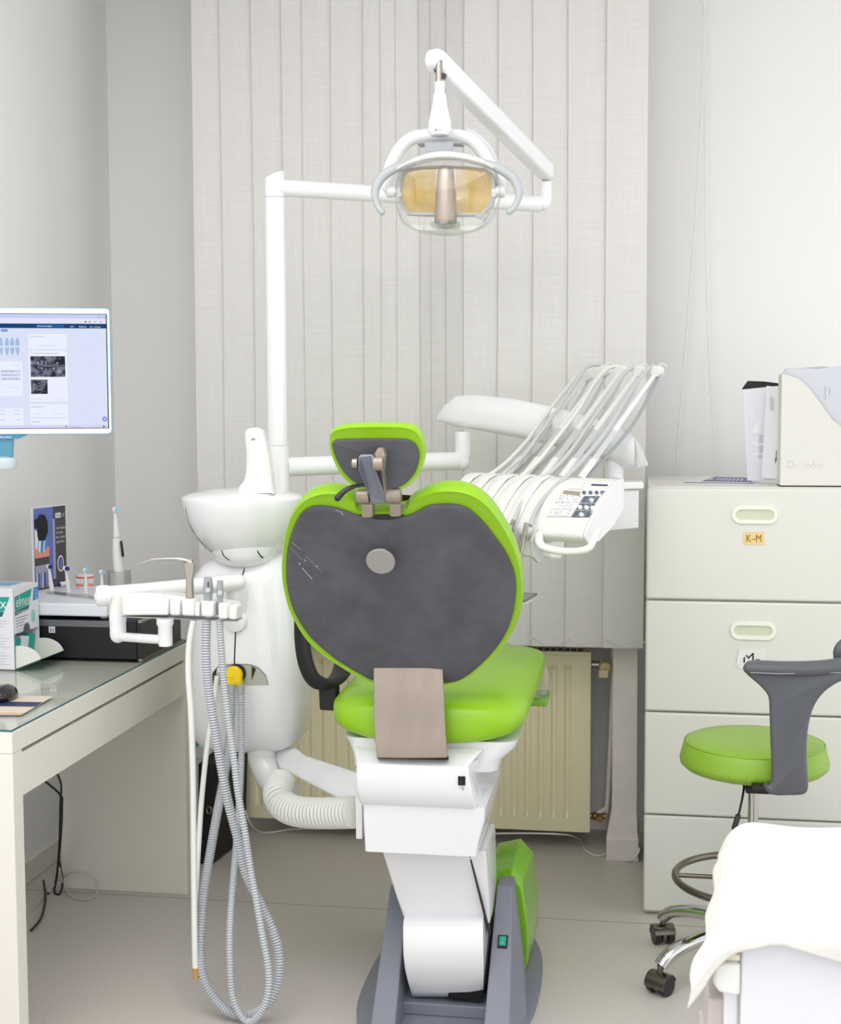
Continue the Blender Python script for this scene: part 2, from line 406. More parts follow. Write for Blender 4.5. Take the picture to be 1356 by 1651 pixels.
def bvh_of(mb): 
    mb.bm.normal_update(); mb.bm.faces.ensure_lookup_table()
    return BVHTree.FromBMesh(mb.bm)
def surf(bvh, px, py, off=.001):
    d = ray(px, py).normalized(); h = bvh.ray_cast(CAM, d)
    if h[0] is None: return None
    n = h[1];  n = -n if n.dot(d) > 0 else n
    return h[0]+n*off
def sup(cx, cy, z, rx, ry, e=3, n=36):
    out = []
    for k in range(n):
        t = 2*math.pi*k/n; c, s_ = math.cos(t), math.sin(t)
        out.append(Vector((cx+rx*math.copysign(abs(c)**(2/e), c), cy+ry*math.copysign(abs(s_)**(2/e), s_), z)))
    return out

# ================================================================== SETTING
YB = 4.79; XL = -1.8976; XR = 2.2; ZC = 3.0; YS = -1.6
b = MB(); b.box((XL-.1, YS, -.05), (XR+.1, YB+.1, 0)); o = b.build('floor', FLOOR, smooth=0); struct(o)
# keep seam coordinates in world space: move origin to the world origin
for v in o.data.vertices: v.co += o.location
o.location = (0, 0, 0)
b = MB(); b.box((XL-.1, YS, ZC), (XR+.1, YB+.1, ZC+.05)); struct(b.build('ceiling', WALL, smooth=0))
b = MB(); b.box((XL-.1, 1.3, 0), (XL, YB+.1, ZC)); struct(b.build('wall_left', WALL, smooth=0))
b = MB(); b.box((XL, YB, 0), (XR, YB+.1, ZC)); struct(b.build('wall_back', WALL, smooth=0))
b = MB(); b.box((XL, 1.3, 0), (XL+.014, YB, .07)); struct(b.build('baseboard_left', DESK, bevel=.003))
b = MB(); b.box((XL+.014, YB-.012, 0), (-1.46, YB, .05)); b.box((.005, YB-.012, 0), (XR, YB, .05)); struct(b.build('baseboard_back', WALL, bevel=.003))
# boxed-in post beside the radiator, with a chipped wider foot
b = MB()
b.loft([[(-.1, 4.46, 0), (.004, 4.46, 0), (.004, YB, 0), (-.1, YB, 0)], [(-.1, 4.46, .07), (.004, 4.46, .075), (.004, YB, .07), (-.1, YB, .07)],
        [(-.1, 4.47, .071), (.002, 4.47, .076), (.0, YB, .071), (-.1, YB, .071)], [(-.083, 4.475, .16), (-.002, 4.475, .16), (-.002, YB, .16), (-.083, YB, .16)],
        [(-.083, 4.475, .74), (-.004, 4.475, .74), (-.004, YB, .74), (-.083, YB, .74)]])
struct(b.build('trim_1', POST, smooth=0, bevel=.003))
b = MB(); b.box((-1.46, 4.46, .742), (.0, YB, .775)); struct(b.build('added_sill', WALL, smooth=0, bevel=.003))  # unseen sill behind the blind, added to shade the radiator niche
b = MB()
for x in (-1.46, -.03):
    b.box((x, 4.62, .775), (x+.03, 4.66, 2.9))
b.box((-1.46, 4.62, 2.86), (0, 4.66, 2.9)); b.box((-.76, 4.62, .775), (-.71, 4.66, 2.86))
struct(b.build('window_1', WALL, smooth=0, bevel=.003))

# ================================================================== VERTICAL BLIND
vb = thing('vertical_blind', (-.72, 4.4, .71), 'off white vertical slat blind hanging across the back window', 'blind')
edges = [308, 354, 405, 454, 487, 533, 585, 613, 638, 676, 694, 719, 748, 804, 860, 917, 979]
YBL = 4.39
b = MB(); b.box((-1.47, 4.385, 2.92), (.03, 4.43, 2.965)); b.build('headrail', WHITE, vb, bevel=.003)
for k, e in enumerate(edges):
    x0 = at(e, 60, YBL).x
    nx = at(edges[k+1] if k+1 < len(edges) else 1046, 60, YBL).x
    wv = nx-x0; wd = min(.127, wv+.022) if k+1 < len(edges) else wv
    if k+1 < len(edges): x1 = x0+wd
    else: x1 = nx
    dy = math.sqrt(max(.127**2-(x1-x0)**2, .0004))*.55
    m = MB(); n = 6; rows = []
    for z in (.717, .757, 1.4, 2.0, 2.92):
        row = []
        for i in range(n+1):
            t = i/n
            row.append(Vector((x0+(x1-x0)*t+.002*math.sin(z*3+k), YBL+min(dy, .010)*t-.004*math.sin(t*math.pi)+.001*math.sin(k*7+z), z)))
        back = [p+Vector((0, .0012, 0)) for p in row[::-1]]
        rows.append(row+back)
    m.loft(rows)
    m.build('slat', SLATG if e in (676, 694, 719) else SLAT, vb, smooth=60)
b = MB(); prev = None
for k in range(13, 17):
    a = Vector((at(edges[k]-0, 1030, YBL-.004).x-.002, YBL-.006, .748)); c = Vector((at((edges[k+1] if k < 16 else 1046), 1030, YBL).x, YBL-.006, .748))
    pts = [a.lerp(c, t)+Vector((0, 0, -.026*math.sin(math.pi*t))) for t in [i/20 for i in range(21)]]
    b.corr(pts, .0013, .004, .0007, 6)
b.build('bead_chain', WHITE, vb)

# pull chains on the wall to the right
for nm, pts, lab in (('bead_chain', [(1134, -40), (1132, 120), (1124, 300), (1119, 380), (1105, 560), (1089, 762)], 'thin white bead pull chain, the left one of two on the back wall'),
                     ('bead_chain', [(1136, -40), (1137, 200), (1138, 380), (1143, 560), (1154, 765)], 'thin white bead pull chain, the right one of two on the back wall')):
    b = MB(); b.corr(spline([at(x, y, 4.74) for x, y in pts], 6), .0022, .009, .0012, 6)
    tag(b.build(nm, WALL), lab, 'pull chain')

# ================================================================== RADIATOR
rx0, rx1, rz0, rz1, ry = -1.347, -.157, .062, .672, 4.55
rd = thing('radiator', ((rx0+rx1)/2, ry+.05, rz0), 'cream ribbed panel radiator under the window blind', 'radiator')
prof = []; x = rx0+.004; n = 0
prof.append((rx0, ry+.004)); prof.append((rx0+.02, ry))
x = rx0+.034
while x < rx1-.05:
    prof += [(x, ry), (x+.007, ry+.012), (x+.015, ry+.012), (x+.024, ry)]; x += .0445
prof += [(rx1-.02, ry), (rx1, ry+.004)]
m = MB()
top = [(x, y) for x, y in prof]
flat = [(x, ry+(.004 if i in (0, len(prof)-1) else 0)) for i, (x, y) in enumerate(prof)]
bk = [(x, ry+.02) for x, y in prof[::-1]]
rows = [(rz0, flat), (rz0+.045, flat), (rz0+.065, top), (rz1-.065, top), (rz1-.045, flat), (rz1-.012, flat)]
m.loft([[Vector((x, y, z)) for x, y in pr]+[Vector((x, y, z)) for x, y in bk] for z, pr in rows])
m.build('front_panel', RAD, rd, smooth=30)
m = MB(); m.box((rx0+.004, ry+.02, rz0+.01), (rx1-.004, ry+.09, rz1-.012)); m.build('core', RAD, rd, smooth=0)
m = MB(); m.box((rx0, ry+.002, rz1-.012), (rx1, ry+.092, rz1))
x = rx0+.02
while x < rx1-.03:
    m.box((x, ry+.02, rz1), (x+.017, ry+.035, rz1+.001), 1); m.box((x, ry+.045, rz1), (x+.017, ry+.06, rz1+.001), 1); x += .0225
m.build('top_grille', [RAD, DARK], rd, smooth=0)
m = MB(); p = at(972, 1075, 4.58)
m.cyl((rx1, 4.6, p.z+.004), (rx1+.03, 4.6, p.z+.004), .012)
m.build('valve_stub', STEEL, rd)
m = MB(); m.lathe([(.016, -.03), (.02, -.028), (.021, 0), (.019, .012), (.013, .016)], (p.x+.008, 4.575, p.z), axis=(.1, -1, -.15), seg=20)
m.box((p.x-.012, 4.545, p.z-.03), (p.x+.018, 4.57, p.z-.004)); m.build('thermostat', mat('thermostat_cream', rgb(232, 214, 165), .4), rd)
m = MB(); a = at(988, 1060, 4.62); c = at(979, 1300, 4.62)
m.tube(spline([(a.x, 4.62, .74), (a.x-.001, 4.62, .5), (c.x, 4.62, .15), (c.x-.012, 4.61, .125), (rx1+.01, 4.6, .105)], 6), .008, 12)
m.build('pipe', POST, rd)
m = MB(); m.cyl((rx1, 4.6, .105), (rx1+.05, 4.6, .105), .010); m.cyl((rx1+.032, 4.62, .105), (rx1+.032, 4.56, .105), .013, .011); m.ball((rx1+.015, 4.6, .105), .014)
m.build('lower_valve', BRASS, rd)
b = MB(); b.tube(spline([at(700, 1350, 4.5), at(800, 1344, 4.5), at(900, 1345, 4.47)]+[atz(x, y, .004) for x, y in ((932, 1352), (944, 1371), (965, 1380), (995, 1371), (1012, 1388))]+[Vector((.0, 4.445, .03)), Vector((.008, 4.452, .05))], 6), .0028, 8)
tag(b.build('cable', WHITE), 'white cable on the floor right of the dental chair, running to the post', 'cable')
b = MB(); b.tube(spline([at(372, 1282, 4.5), at(392, 1300, 4.5), at(402, 1325, 4.46)]+[atz(x, y, .004) for x, y in ((416, 1340), (436, 1342), (470, 1337), (520, 1336))], 6), .0028, 8)
tag(b.build('cable', WHITE), 'white cable on the floor behind the hanging grey hoses', 'cable')

# ================================================================== FILING CABINET
cx0, cx1, cy0, cy1, cz = .019, .86, 3.984, 4.64, 1.256
fc = thing('filing_cabinet', ((cx0+cx1)/2, (cy0+cy1)/2, 0), 'tall off white four drawer filing cabinet against the back wall', 'cabinet')
b = MB(); b.box((cx0+.003, cy0+.022, 0), (cx1-.003, cy1, cz)); b.build('body', CAB, fc, smooth=0, bevel=.003)
zs = [(.012, .298), (.3025, .602), (.607, .928), (.9335, 1.252)]
hx = at(1217, 830, cy0).x
for i, (z0, z1) in enumerate(zs):
    b = MB(); b.box((cx0, cy0, z0), (cx1, cy0+.022, z1)); d = b.build('drawer', CAB, fc, smooth=30, bevel=.006, bseg=3)
    hz = (1.178, .859, .535, .225)[3-i] if False else {3: at(1217, 830, cy0).z, 2: at(1214, 1017, cy0).z, 1: .53, 0: .22}[i]
    sh = []
    def stad(w, h, y, z=hz, hx=hx): 
        return [Vector((hx+math.copysign(w-h, math.cos(t))+h*math.cos(t), y, z+h*math.sin(t))) for t in [2*math.pi*(k+.5)/32 for k in range(32)]]
    m = MB(); m.loft([stad(.065, .027, cy0-.0005), stad(.063, .025, cy0-.006), stad(.054, .0155, cy0-.006), stad(.0525, .014, cy0-.0015)], cap=False)
    m.build('handle', CABH, d, smooth=50)
    m = MB(); m.loft([stad(.0528, .0143, cy0-.0014), stad(.0525, .014, cy0-.0008)]); m.build('handle_recess', CABR, d, smooth=30)
    if i == 3:
        q = at(1199, 878, cy0); q2 = at(1232, 858, cy0); wq = q2.x-q.x; hq = q2.z-q.z
        s = Sheet((q.x, cy0-.001, q.z), (1, 0, 0), (0, 0, 1), n=(0, -1, 0), off=.0005)
        s.rect(0, 0, wq, hq, 0).text('K–M', wq*.10, hq*.22, .030, 1, w=wq*.76)
        t = sheet_build(s, 'drawer_tag', [YTAG, INKB], d); t['label'] = 'yellow tag with K-M'
    if i == 2:
        q = at(1190, 1078, cy0); q2 = at(1236, 1046, cy0); wq = q2.x-q.x; hq = q2.z-q.z
        s = Sheet((q.x, cy0-.001, q.z), (1, 0, 0), (0, 0, 1), n=(0, -1, 0), off=.0005)
        s.rect(0, 0, wq, hq, 0).text('M-', wq*.14, hq*.30, .042, 1, w=wq*.62)
        s.poly([(wq*.05, hq*.98), (wq*.30, hq*.72), (wq*.10, hq*.40), (-wq*.08, hq*.05), (-wq*.02, hq*.55)], 2, 3)
        t = sheet_build(s, 'drawer_tag', [mat('tag_grey', rgb(226, 227, 224), .5), INK, ENAMEL], d); t['label'] = 'white tag with M-'

# things on the cabinet
zt = cz+.0005
mf = thing('magazine_file', tuple(at(1300, 778, 4.05)), 'white cardboard magazine file packed with papers on the filing cabinet', 'file box')
a = at(1258, 779, 4.03); b0 = at(1259, 603, 4.03)
zf = zt; H_ = b0.z-zf; X0 = a.x; X1 = X0+.27
b = MB()
# front wall with swooping cut, side wall, back wall
cut = [(X0, zf+H_), (X0+.02, zf+H_-.004), (X0+.05, zf+H_-.016), (X0+.08, zf+H_-.045), (X0+.105, zf+H_-.08), (X0+.14, zf+H_-.13), (X0+.18, zf+H_-.16), (X1, zf+H_-.165)]
out = [(X0, zf), (X1, zf)]+cut[::-1]
for y in (4.03, 4.125): b.prism([(x, y, z) for x, z in out[::-1]], (0, .003, 0))
b.box((X0, 4.033, zf), (X0+.003, 4.125, zf+H_)); b.box((X0, 4.03, zf), (X1, 4.128, zf+.003)); b.box((X1-.003, 4.033, zf), (X1, 4.125, zf+H_-.166))
b.build('file_shell', PAPERC, mf, smooth=0)
s = Sheet((X0+.02, 4.0295, zf+.055), (1, 0, 0), (0, 0, 1), n=(0, -1, 0), off=.0004)
def stroke(s, pts, w, mi, l=1):
    for (x0, y0), (x1, y1) in zip(pts, pts[1:]):
        d = Vector((x1-x0, y1-y0)); L = d.length or 1; nx, ny = -d.y/L*w, d.x/L*w
        s.poly([(x0-nx, y0-ny), (x1-nx, y1-ny), (x1+nx, y1+ny), (x0+nx, y0+ny)], mi, l)
stroke(s, [(0, 0), (.002, .018), (.012, .016), (.016, .006), (.010, -.002), (0, 0)], .0004, 0)
stroke(s, [(.019, .0), (.020, .007), (.024, .006)], .0004, 0)
pz = [(.040+.0045*i, .005+.006*math.sin(i*2.1)+(.006 if i in (0, 7) else 0)) for i in range(14)]
stroke(s, pz, .0004, 0)
sheet_build(s, 'handwriting', [INKL], mf)
b = MB(); c = at(1270, 590, 4.06)
b.prism([(X0+.004, 4.045, zf+.01), (X0+.25, 4.045, zf+.01), (X0+.25, 4.045, zf+H_+.012), (X0+.16, 4.045, zf+H_+.022), (X0+.1, 4.045, zf+H_+.014), (X0+.02, 4.045, zf+H_+.018), (X0+.004, 4.045, zf+H_+.004)], (0, .028, 0))
pp = b.build('paper_stack', mat('stack_paper', rgb(206, 208, 216), .7), mf, smooth=0)
b = MB(); b.prism([(X0+.01, 4.085, zf+.01), (X0+.26, 4.085, zf+.01), (X0+.26, 4.085, zf+H_+.008), (X0+.12, 4.085, zf+H_+.022), (X0+.015, 4.085, zf+H_+.016)], (0, .03, 0))
b.build('paper_stack', LGREY, mf, smooth=0)
s = Sheet((X0+.12, 4.0445, zf+H_-.085), (1, 0, 0), (0, 0, 1), n=(0, -1, 0), off=.0004)
stroke(s, [(0, .05), (.002, .04), (.0, .03), (.003, .02), (.001, .012)], .0006, 0); stroke(s, [(.012, .045), (.014, .035), (.011, .03), (.015, .025)], .0006, 0)
sheet_build(s, 'handwriting', [INKG], mf)

# plastic sleeves with papers leaning on the file
def slab(pxs, Y0, Y1, thick, name, mt, parent):
    P = [at(x, y, Y0 if i in (0, 1) else Y1) for i, (x, y) in enumerate(pxs)]
    b = MB(); b.prism(P, (0, thick, 0)); return b.build(name, mt, parent, smooth=0, bevel=.0006)
bd = thing('document_wallet', tuple(at(1215, 775, 4.16)), 'black backed document wallet with clear sleeve standing beside the magazine file', 'folder')
slab([(1205, 775), (1256, 774), (1256, 622), (1197, 628)], 4.17, 4.17, .008, 'clear_sleeve', PAPER, bd)
slab([(1206, 773), (1256, 773), (1256, 618), (1232, 615), (1206, 614), (1197, 626)], 4.182, 4.182, .012, 'black_back', BLACKM, bd)
b = MB(); 
for pts in ([(1212, 690), (1222, 684), (1226, 698), (1216, 700)], [(1208, 664), (1214, 676), (1216, 668)], [(1207, 706), (1222, 716), (1228, 722), (1216, 718)], [(1210, 733), (1224, 728), (1222, 736)]):
    b.face([at(x, y, 4.1685) for x, y in pts])
b.build('sleeve_crease', ENAMEL, bd, smooth=0)
s = Sheet(at(1223, 739, 4.169), (1, 0, 0), (0, 0, 1), n=(0, -1, 0), off=.0004)
for i in range(12):
    if i % 5 != 2: s.rect(.0, .0+i*.006, .010+.002*(i % 3), .0016+i*.006, 0)
sheet_build(s, 'printed_lines', [INKG], bd)
en = thing('paper_envelope', tuple(at(1240, 770, 4.12)), 'pale envelope with printed lines between the wallet and the magazine file', 'envelope')
slab([(1228, 770), (1253, 773), (1255, 624), (1236, 622)], 4.13, 4.135, .004, 'envelope_sheet', PAPER, en)
s = Sheet(at(1242, 661, 4.131), (1, 0, 0), (0, 0, 1), n=(0, -1, 0), off=.0005)
for i in range(4): s.rect(.0+i*.003, -.001*i, .0008+i*.003, .043-.004*i, 0)
s.rect(.018, -.148, .020, -.118, 1); s.rect(.016, -.155, .018, -.14, 1)
sheet_build(s, 'printed_lines', [INKG, INK], en)
# brochure lying flat
lf = thing('brochure', tuple(atz(1160, 776, zt)), 'blue and white folded brochure lying on the filing cabinet edge', 'brochure')
P = [atz(1101, 780, zt), atz(1222, 782, zt), atz(1226, 772, zt), atz(1130, 769.5, zt)]
b = MB(); b.prism([p for p in P], (0, 0, .003)); b.build('pages', PAPER, lf, smooth=0)
b = MB(); Q = [P[0].lerp(P[2], t)+Vector((0, 0, .0035)) for t in (0, 1)]
def inq(u, v): return (P[0].lerp(P[1], u)).lerp(P[3].lerp(P[2], u), v)+Vector((0, 0, .0036))
b.face([inq(.2, .25), inq(.9, .25), inq(.88, .97), inq(.25, .97)], 0); b.face([inq(.0, .0), inq(.97, 0), inq(.96, .08), inq(.02, .08)], 1)
for i in range(7): b.face([p+Vector((0, 0, .0004)) for p in (inq(.36+i*.06, .4), inq(.39+i*.06, .4), inq(.39+i*.06, .75), inq(.36+i*.06, .75))], 2)
b.face([p+Vector((0, 0, .0004)) for p in (inq(.24, .45), inq(.31, .45), inq(.31, .62), inq(.24, .62))], 3)
b.build('cover_print', [PURP, NAVY, LGREY, YTAG], lf, smooth=0)

# ================================================================== DESK
dx0, dx1, dy0, dy1, dh = -1.767, -1.357, 2.795, 3.995, .775
dk = thing('desk', ((dx0+dx1)/2, (dy0+dy1)/2, 0), 'white desk with drawer front and panel legs along the left wall', 'desk')
b = MB(); b.box((dx0, dy0, .727), (dx1, dy1, dh)); b.build('top', DESK, dk, smooth=0, bevel=.0012)
for y0 in (dy0, dy1-.048):
    b = MB(); b.box((dx0+.004, y0, 0), (dx1, y0+.048, .7265)); b.build('leg', DESK, dk, smooth=0, bevel=.0012)
b = MB(); b.box((dx1-.018, dy0+.0485, .62), (dx1-.002, dy1-.0485, .718)); dd = b.build('drawer', DESK, dk, smooth=0, bevel=.001)
b = MB(); b.box((dx0+.03, dy0+.06, .625), (dx1-.02, dy1-.06, .71)); b.build('drawer_box', DESK, dd, smooth=0)
b = MB(); b.box((dx0+.005, dy0+.048, .56), (dx0+.02, dy1-.048, .72)); b.build('back_rail', DESK, dk, smooth=0)
b = MB(); b.box((dx0+.002, dy0+.002, dh+.0004), (dx1-.002, dy1-.002, dh+.0055)); gs = b.build('glass_sheet', [GLASST, GLASSE], smooth=0)
for p in gs.data.polygons:
    if abs(p.normal.z) < .5: p.material_index = 1
    elif p.normal.z < 0: p.material_index = 0
tag(gs, 'clear glass sheet with a green edge covering the desk top', 'glass sheet')
zd = dh+.0057
# cards under/on the glass near the mouse
ca = thing('leaflet', tuple(atz(50, 1125, zd)), 'beige and navy printed leaflet lying beside the black mouse', 'leaflet')
P = [atz(-20, 1153, zd), atz(34, 1153, zd), atz(86, 1123, zd), atz(10, 1121, zd)]
def lerpq(P, u, v, dz): return (P[0].lerp(P[1], u)).lerp(P[3].lerp(P[2], u), v)+Vector((0, 0, dz))
b = MB(); b.prism(P, (0, 0, .0006)); b.build('sheet', YTAG, ca, smooth=0).data.materials[0] = mat('leaflet_beige', rgb(214, 204, 186), .5)
b = MB(); b.face([lerpq(P, 0, .42, .001), lerpq(P, 1, .42, .001), lerpq(P, 1, .66, .001), lerpq(P, 0, .66, .001)]); b.build('printed_band', NAVY, ca, smooth=0)
b = MB(); b.face([lerpq(P, 0, 0, .001), lerpq(P, 1, 0, .001), lerpq(P, 1, .1, .001), lerpq(P, 0, .1, .001)]); b.build('printed_edge', mat('leaflet_pink', rgb(206, 176, 160), .5), ca, smooth=0)
# mouse
c = atz(2, 1128, zd); cdir = Vector((.35, 1, 0)).normalized()
b = MB(); rings = []
for t in [i/10 for i in range(11)]:
    s_ = math.sin(math.pi*min(max(t, .03), .97))**.5; rings.append((t, s_))
b.loft([[Vector((c.x+.006+.03*math.cos(a)*rr, c.y+.052*math.sin(a)*rr, zd+.0015+h)) for a in [2*math.pi*k/24 for k in range(24)]] for rr, h in ((.9, 0), (1, .006), (.97, .014), (.86, .022), (.66, .029), (.4, .0335), (.12, .035))])
ms = b.build('computer_mouse', mat('mouse_black', rgb(26, 26, 30), .15, coat=.5), smooth=60)
tag(ms, 'glossy black computer mouse on the desk glass at the left edge', 'computer mouse')
# PC tower lying flat
pc = thing('desktop_computer', (-1.56, 3.78, zd), 'black desktop computer lying flat at the far end of the desk', 'computer')
px0, px1, py0, py1, ph = -1.76, -1.372, 3.625, 3.97, .112
b = MB(); b.box((px0, py0, zd+.004), (px1-.012, py1, zd+ph)); b.build('case', BLACKM, pc, smooth=0, bevel=.002)
b = MB(); b.box((px1-.012, py0+.002, zd+.004), (px1, py1-.002, zd+ph-.004)); fr = b.build('front_panel', BLACK, pc, smooth=0, bevel=.002)
b = MB()
for i in range(9): b.box((px1, py0+.03, zd+.014+i*.008), (px1+.0012, py0+.14, zd+.017+i*.008))
for i in range(9): b.box((px1, py0+.17, zd+.014+i*.008), (px1+.0012, py1-.02, zd+.017+i*.008))
b.build('vent_slats', mat('pc_vent', rgb(70, 70, 72), .4), fr, smooth=0)
b = MB(); b.box((px1-.006, py0, zd), (px1+.004, py1, zd+.006)); b.box((px1-.006, py0, zd+ph-.004), (px1+.004, py0+.12, zd+ph+.002)); b.build('silver_trim', STEEL, fr, smooth=0)
b = MB(); b.box((px0, py0-.0015, zd+ph-.018), (px1-.05, py0, zd+ph)); b.build('grey_edge', mat('pc_edge', rgb(110, 112, 118), .4), pc, smooth=0)
s = Sheet(at(79, 1020, py0), (1, 0, 0), (0, 0, 1), n=(0, -1, 0), off=.0016); s.rect(0, 0, .019, .018, 0); s.rect(.004, .003, .008, .013, 1, 1.3); s.rect(.011, .003, .015, .013, 1, 1.3)
sheet_build(s, 'sticker', [PAPER, INKG], pc)
s = Sheet((px1-.075, py0+.012, zd+ph), (1, 0, 0), (0, 1, 0), off=.0006); s.rect(0, 0, .03, .02, 0).rect(.004, .004, .026, .009, 1, 1.5); sheet_build(s, 'sticker', [BLUEP, PAPER], pc)
# white tray on the computer
zr = zd+ph+.0135
b = MB()
for x in (-1.72, -1.49):
    for y in (3.66, 3.93): b.cyl((x, y, zd+ph+.0005), (x, y, zr+.002), .012)
feet_bm = b
rs = at(165, 985, py0-.02).x
b = MB(); b.box((px0-.01, py0-.02, zr), (-1.46, py1+.02, zr+.036)); b.bm.from_mesh(feet_mesh(feet_bm)); tr_ = b.build('riser_box', mat('riser_white', rgb(226, 229, 236), .4), smooth=30, bevel=.006, bseg=3)
tag(tr_, 'flat pale grey box lying on the black desktop computer', 'box')
zs_ = zr+.0365
# display strip with brush heads
def on_shelf(px, py): return atz(px, py, zs_)
b = MB(); a = on_shelf(88, 957); c = on_shelf(162, 966)
b.prism([a+Vector((-.02, -.012, 0)), c+Vector((.0, -.012, 0)), c+Vector((0, .03, 0)), a+Vector((-.02, .03, 0))], (0, 0, .003)); tag(b.build('display_stand', CLEARD, smooth=0), 'low clear display strip under the loose brush heads', 'stand')
def brush(px, py_base, py_top, mt, label):
    base = on_shelf(px[0], py_base)+Vector((0, 0, .0035)); topz = at(px[1], py_top, base.y)
    t = thing('replacement_brush', tuple(base), label, 'toothbrush head', 'loose toothbrush heads on the display strip')
    m = MB(); m.tube([base, base.lerp(topz, .25), base.lerp(topz, .55), base.lerp(topz, .85), topz], [.0072, .0062, .0046, .0035, .004], 16); m.build('shaft', WHITE, t)
    m = MB(); m.cyl(topz+Vector((-.004, .001, .001)), topz+Vector((.003, -.002, .001)), .0072, seg=20); m.build('head', WHITE, t, bevel=.001)
    m = MB(); m.cyl(topz+Vector((.003, -.002, .001)), topz+Vector((.009, -.0045, .001)), .0064, .006, seg=16); m.build('bristles', mt, t)
    return t
brush((84, 79), 955, 914, BRISB, 'toothbrush head with navy bristles in front of the poster')
brush((111, 106), 957, 917, BRISB, 'toothbrush head with round navy bristles, second from the poster')
brush((139, 138), 959, 920, BRISC, 'toothbrush head with cyan bristles before the teeth model')
brush((165, 164), 962, 923, BRISC, 'pale blue toothbrush head beside the clear holder')
bh = thing('replacement_brush', tuple(on_shelf(98, 951)), 'toothbrush head with navy bristles lying on its side by the poster', 'toothbrush head')
p = on_shelf(97, 947)+Vector((0, 0, .009)); m = MB(); m.tube([p, p+Vector((.018, .025, .003))], [.008, .006], 16, rnd=True); m.build('shaft', WHITE, bh)
m = MB(); m.cyl(p+Vector((0, -.012, -.001)), p+Vector((0, -.006, 0)), .006, seg=16); m.build('bristles', BRISB, bh)
# teeth model
tm = thing('teeth_model', tuple(on_shelf(131, 952)), 'small dental teeth model with orange gums behind the brush heads', 'teeth model')
c = on_shelf(131, 950)+Vector((0, .03, 0)); zb = c.z+.0002
def arch(z0, z1, r0, r1, nm, mt, teeth=None):
    m = MB()
    def ring(r, z, n=16): return [Vector((c.x+r*1.0*math.cos(a), c.y-r*.8*math.sin(a), z)) for a in [math.pi*k/n for k in range(n+1)]]
    rr = [ring(r0, z0)+ring(r0*.2, z0)[::-1], ring(r1, z1)+ring(r1*.2, z1)[::-1]]
    m.loft(rr); return m.build(nm, mt, tm, smooth=40)
arch(zb, zb+.006, .028, .028, 'base', PAPER); arch(zb+.006, zb+.014, .028, .027, 'lower_gum', PINK)
m = MB()
for k in range(11):
    a = math.pi*(k+.5)/11; q = Vector((c.x+.026*math.cos(a), c.y-.021*math.sin(a), zb+.018)); m.ball(q, .0036, sc=(1, 1, 1.4), seg=10); m.ball(q+Vector((0, 0, .008)), .0036, sc=(1, 1, 1.4), seg=10)
m.build('teeth', ENAMEL, tm, smooth=60)
arch(zb+.030, zb+.036, .027, .0285, 'upper_gum', ORANGE); arch(zb+.036, zb+.044, .0285, .0285, 'plate', PAPER)
# poster board
pb = thing('poster_board', tuple(on_shelf(80, 955)), 'dark blue advertising card with a brush close-up leaning by the left wall', 'poster')
pA = Vector((at(51, 820, 3.80))); pB = at(106, 811, 3.965)
zlow = zs_; pw = (Vector((pB.x, pB.y, 0))-Vector((pA.x, pA.y, 0))); wP = pw.length; pu = pw.normalized(); hP = (pA.z-zlow+pB.z-zlow)/2
nrm = pu.cross(Vector((0, 0, 1)));
b = MB(); A0 = Vector((pA.x, pA.y, zlow)); b.prism([A0, A0+pu*wP, A0+pu*wP+Vector((0, 0, hP)), A0+Vector((0, 0, hP))], -nrm*.003); b.build('card', PAPER, pb, smooth=0)
s = Sheet(A0, pu, (0, 0, 1), n=nrm, off=.0006)
W_, Hh = wP, hP; mg = .008
s.rect(mg, mg*.5, W_-mg*.5, Hh-.004, 1)
s.rect(mg, .02, W_*.50, Hh-.004, 0, 2); s.rect(W_*.50, .03, W_*.60, Hh-.004, 0, 2); s.rect(W_*.58, .03, W_*.645, Hh*.84, 7, 2.5)
s.rect(mg, Hh*.40, W_*.46, Hh*.52, 3, 3); s.rect(mg, Hh*.30, W_*.46, Hh*.40, 1, 3)
s.poly([(mg, Hh*.52), (W_*.12, Hh*.50), (W_*.15, Hh*.62), (W_*.12, Hh*.72), (mg, Hh*.74)], 4, 4)
s.poly([(W_*.14, Hh*.49), (W_*.2, Hh*.45), (W_*.36, Hh*.47), (W_*.43, Hh*.62), (W_*.16, Hh*.64)], 4, 4); s.poly([(W_*.2, Hh*.46), (W_*.26, Hh*.45), (W_*.32, Hh*.64), (W_*.24, Hh*.64)], 5, 5); s.poly([(W_*.31, Hh*.47), (W_*.36, Hh*.48), (W_*.43, Hh*.64), (W_*.36, Hh*.64)], 5, 5)
s.poly([(W_*.12, Hh*.66), (W_*.16, Hh*.60), (W_*.34, Hh*.60), (W_*.42, Hh*.70), (W_*.42, Hh*.82), (W_*.34, Hh*.90), (W_*.2, Hh*.91), (W_*.13, Hh*.86), (mg, Hh*.86), (mg, Hh*.76), (W_*.12, Hh*.76)], 6, 6)
s.rect(mg, Hh*.22, W_*.44, Hh*.31, 7, 4)
for k in range(7): s.rect(mg+.004+k*W_*.056, Hh*.04, mg+.004+k*W_*.056+W_*.035, Hh*.22, (4, 0, 7)[k % 3], 4)
s.rect(W_*.66, Hh*.845, W_*.83, Hh*.905, 4, 3); s.text('Oral-B', W_*.675, Hh*.86, .012, 1, 4, w=W_*.14); s.text('iO', W_*.86, Hh*.855, .014, 4, 3, w=W_*.07)
for i, tx in enumerate(('A level hygiény', 'of a fresh', 'than a manuális', 'hygiéné lenni')): s.text(tx, W_*.67, Hh*(.71-.055*i), .0105, 4, 3, w=W_*(.29, .2, .27, .24)[i])
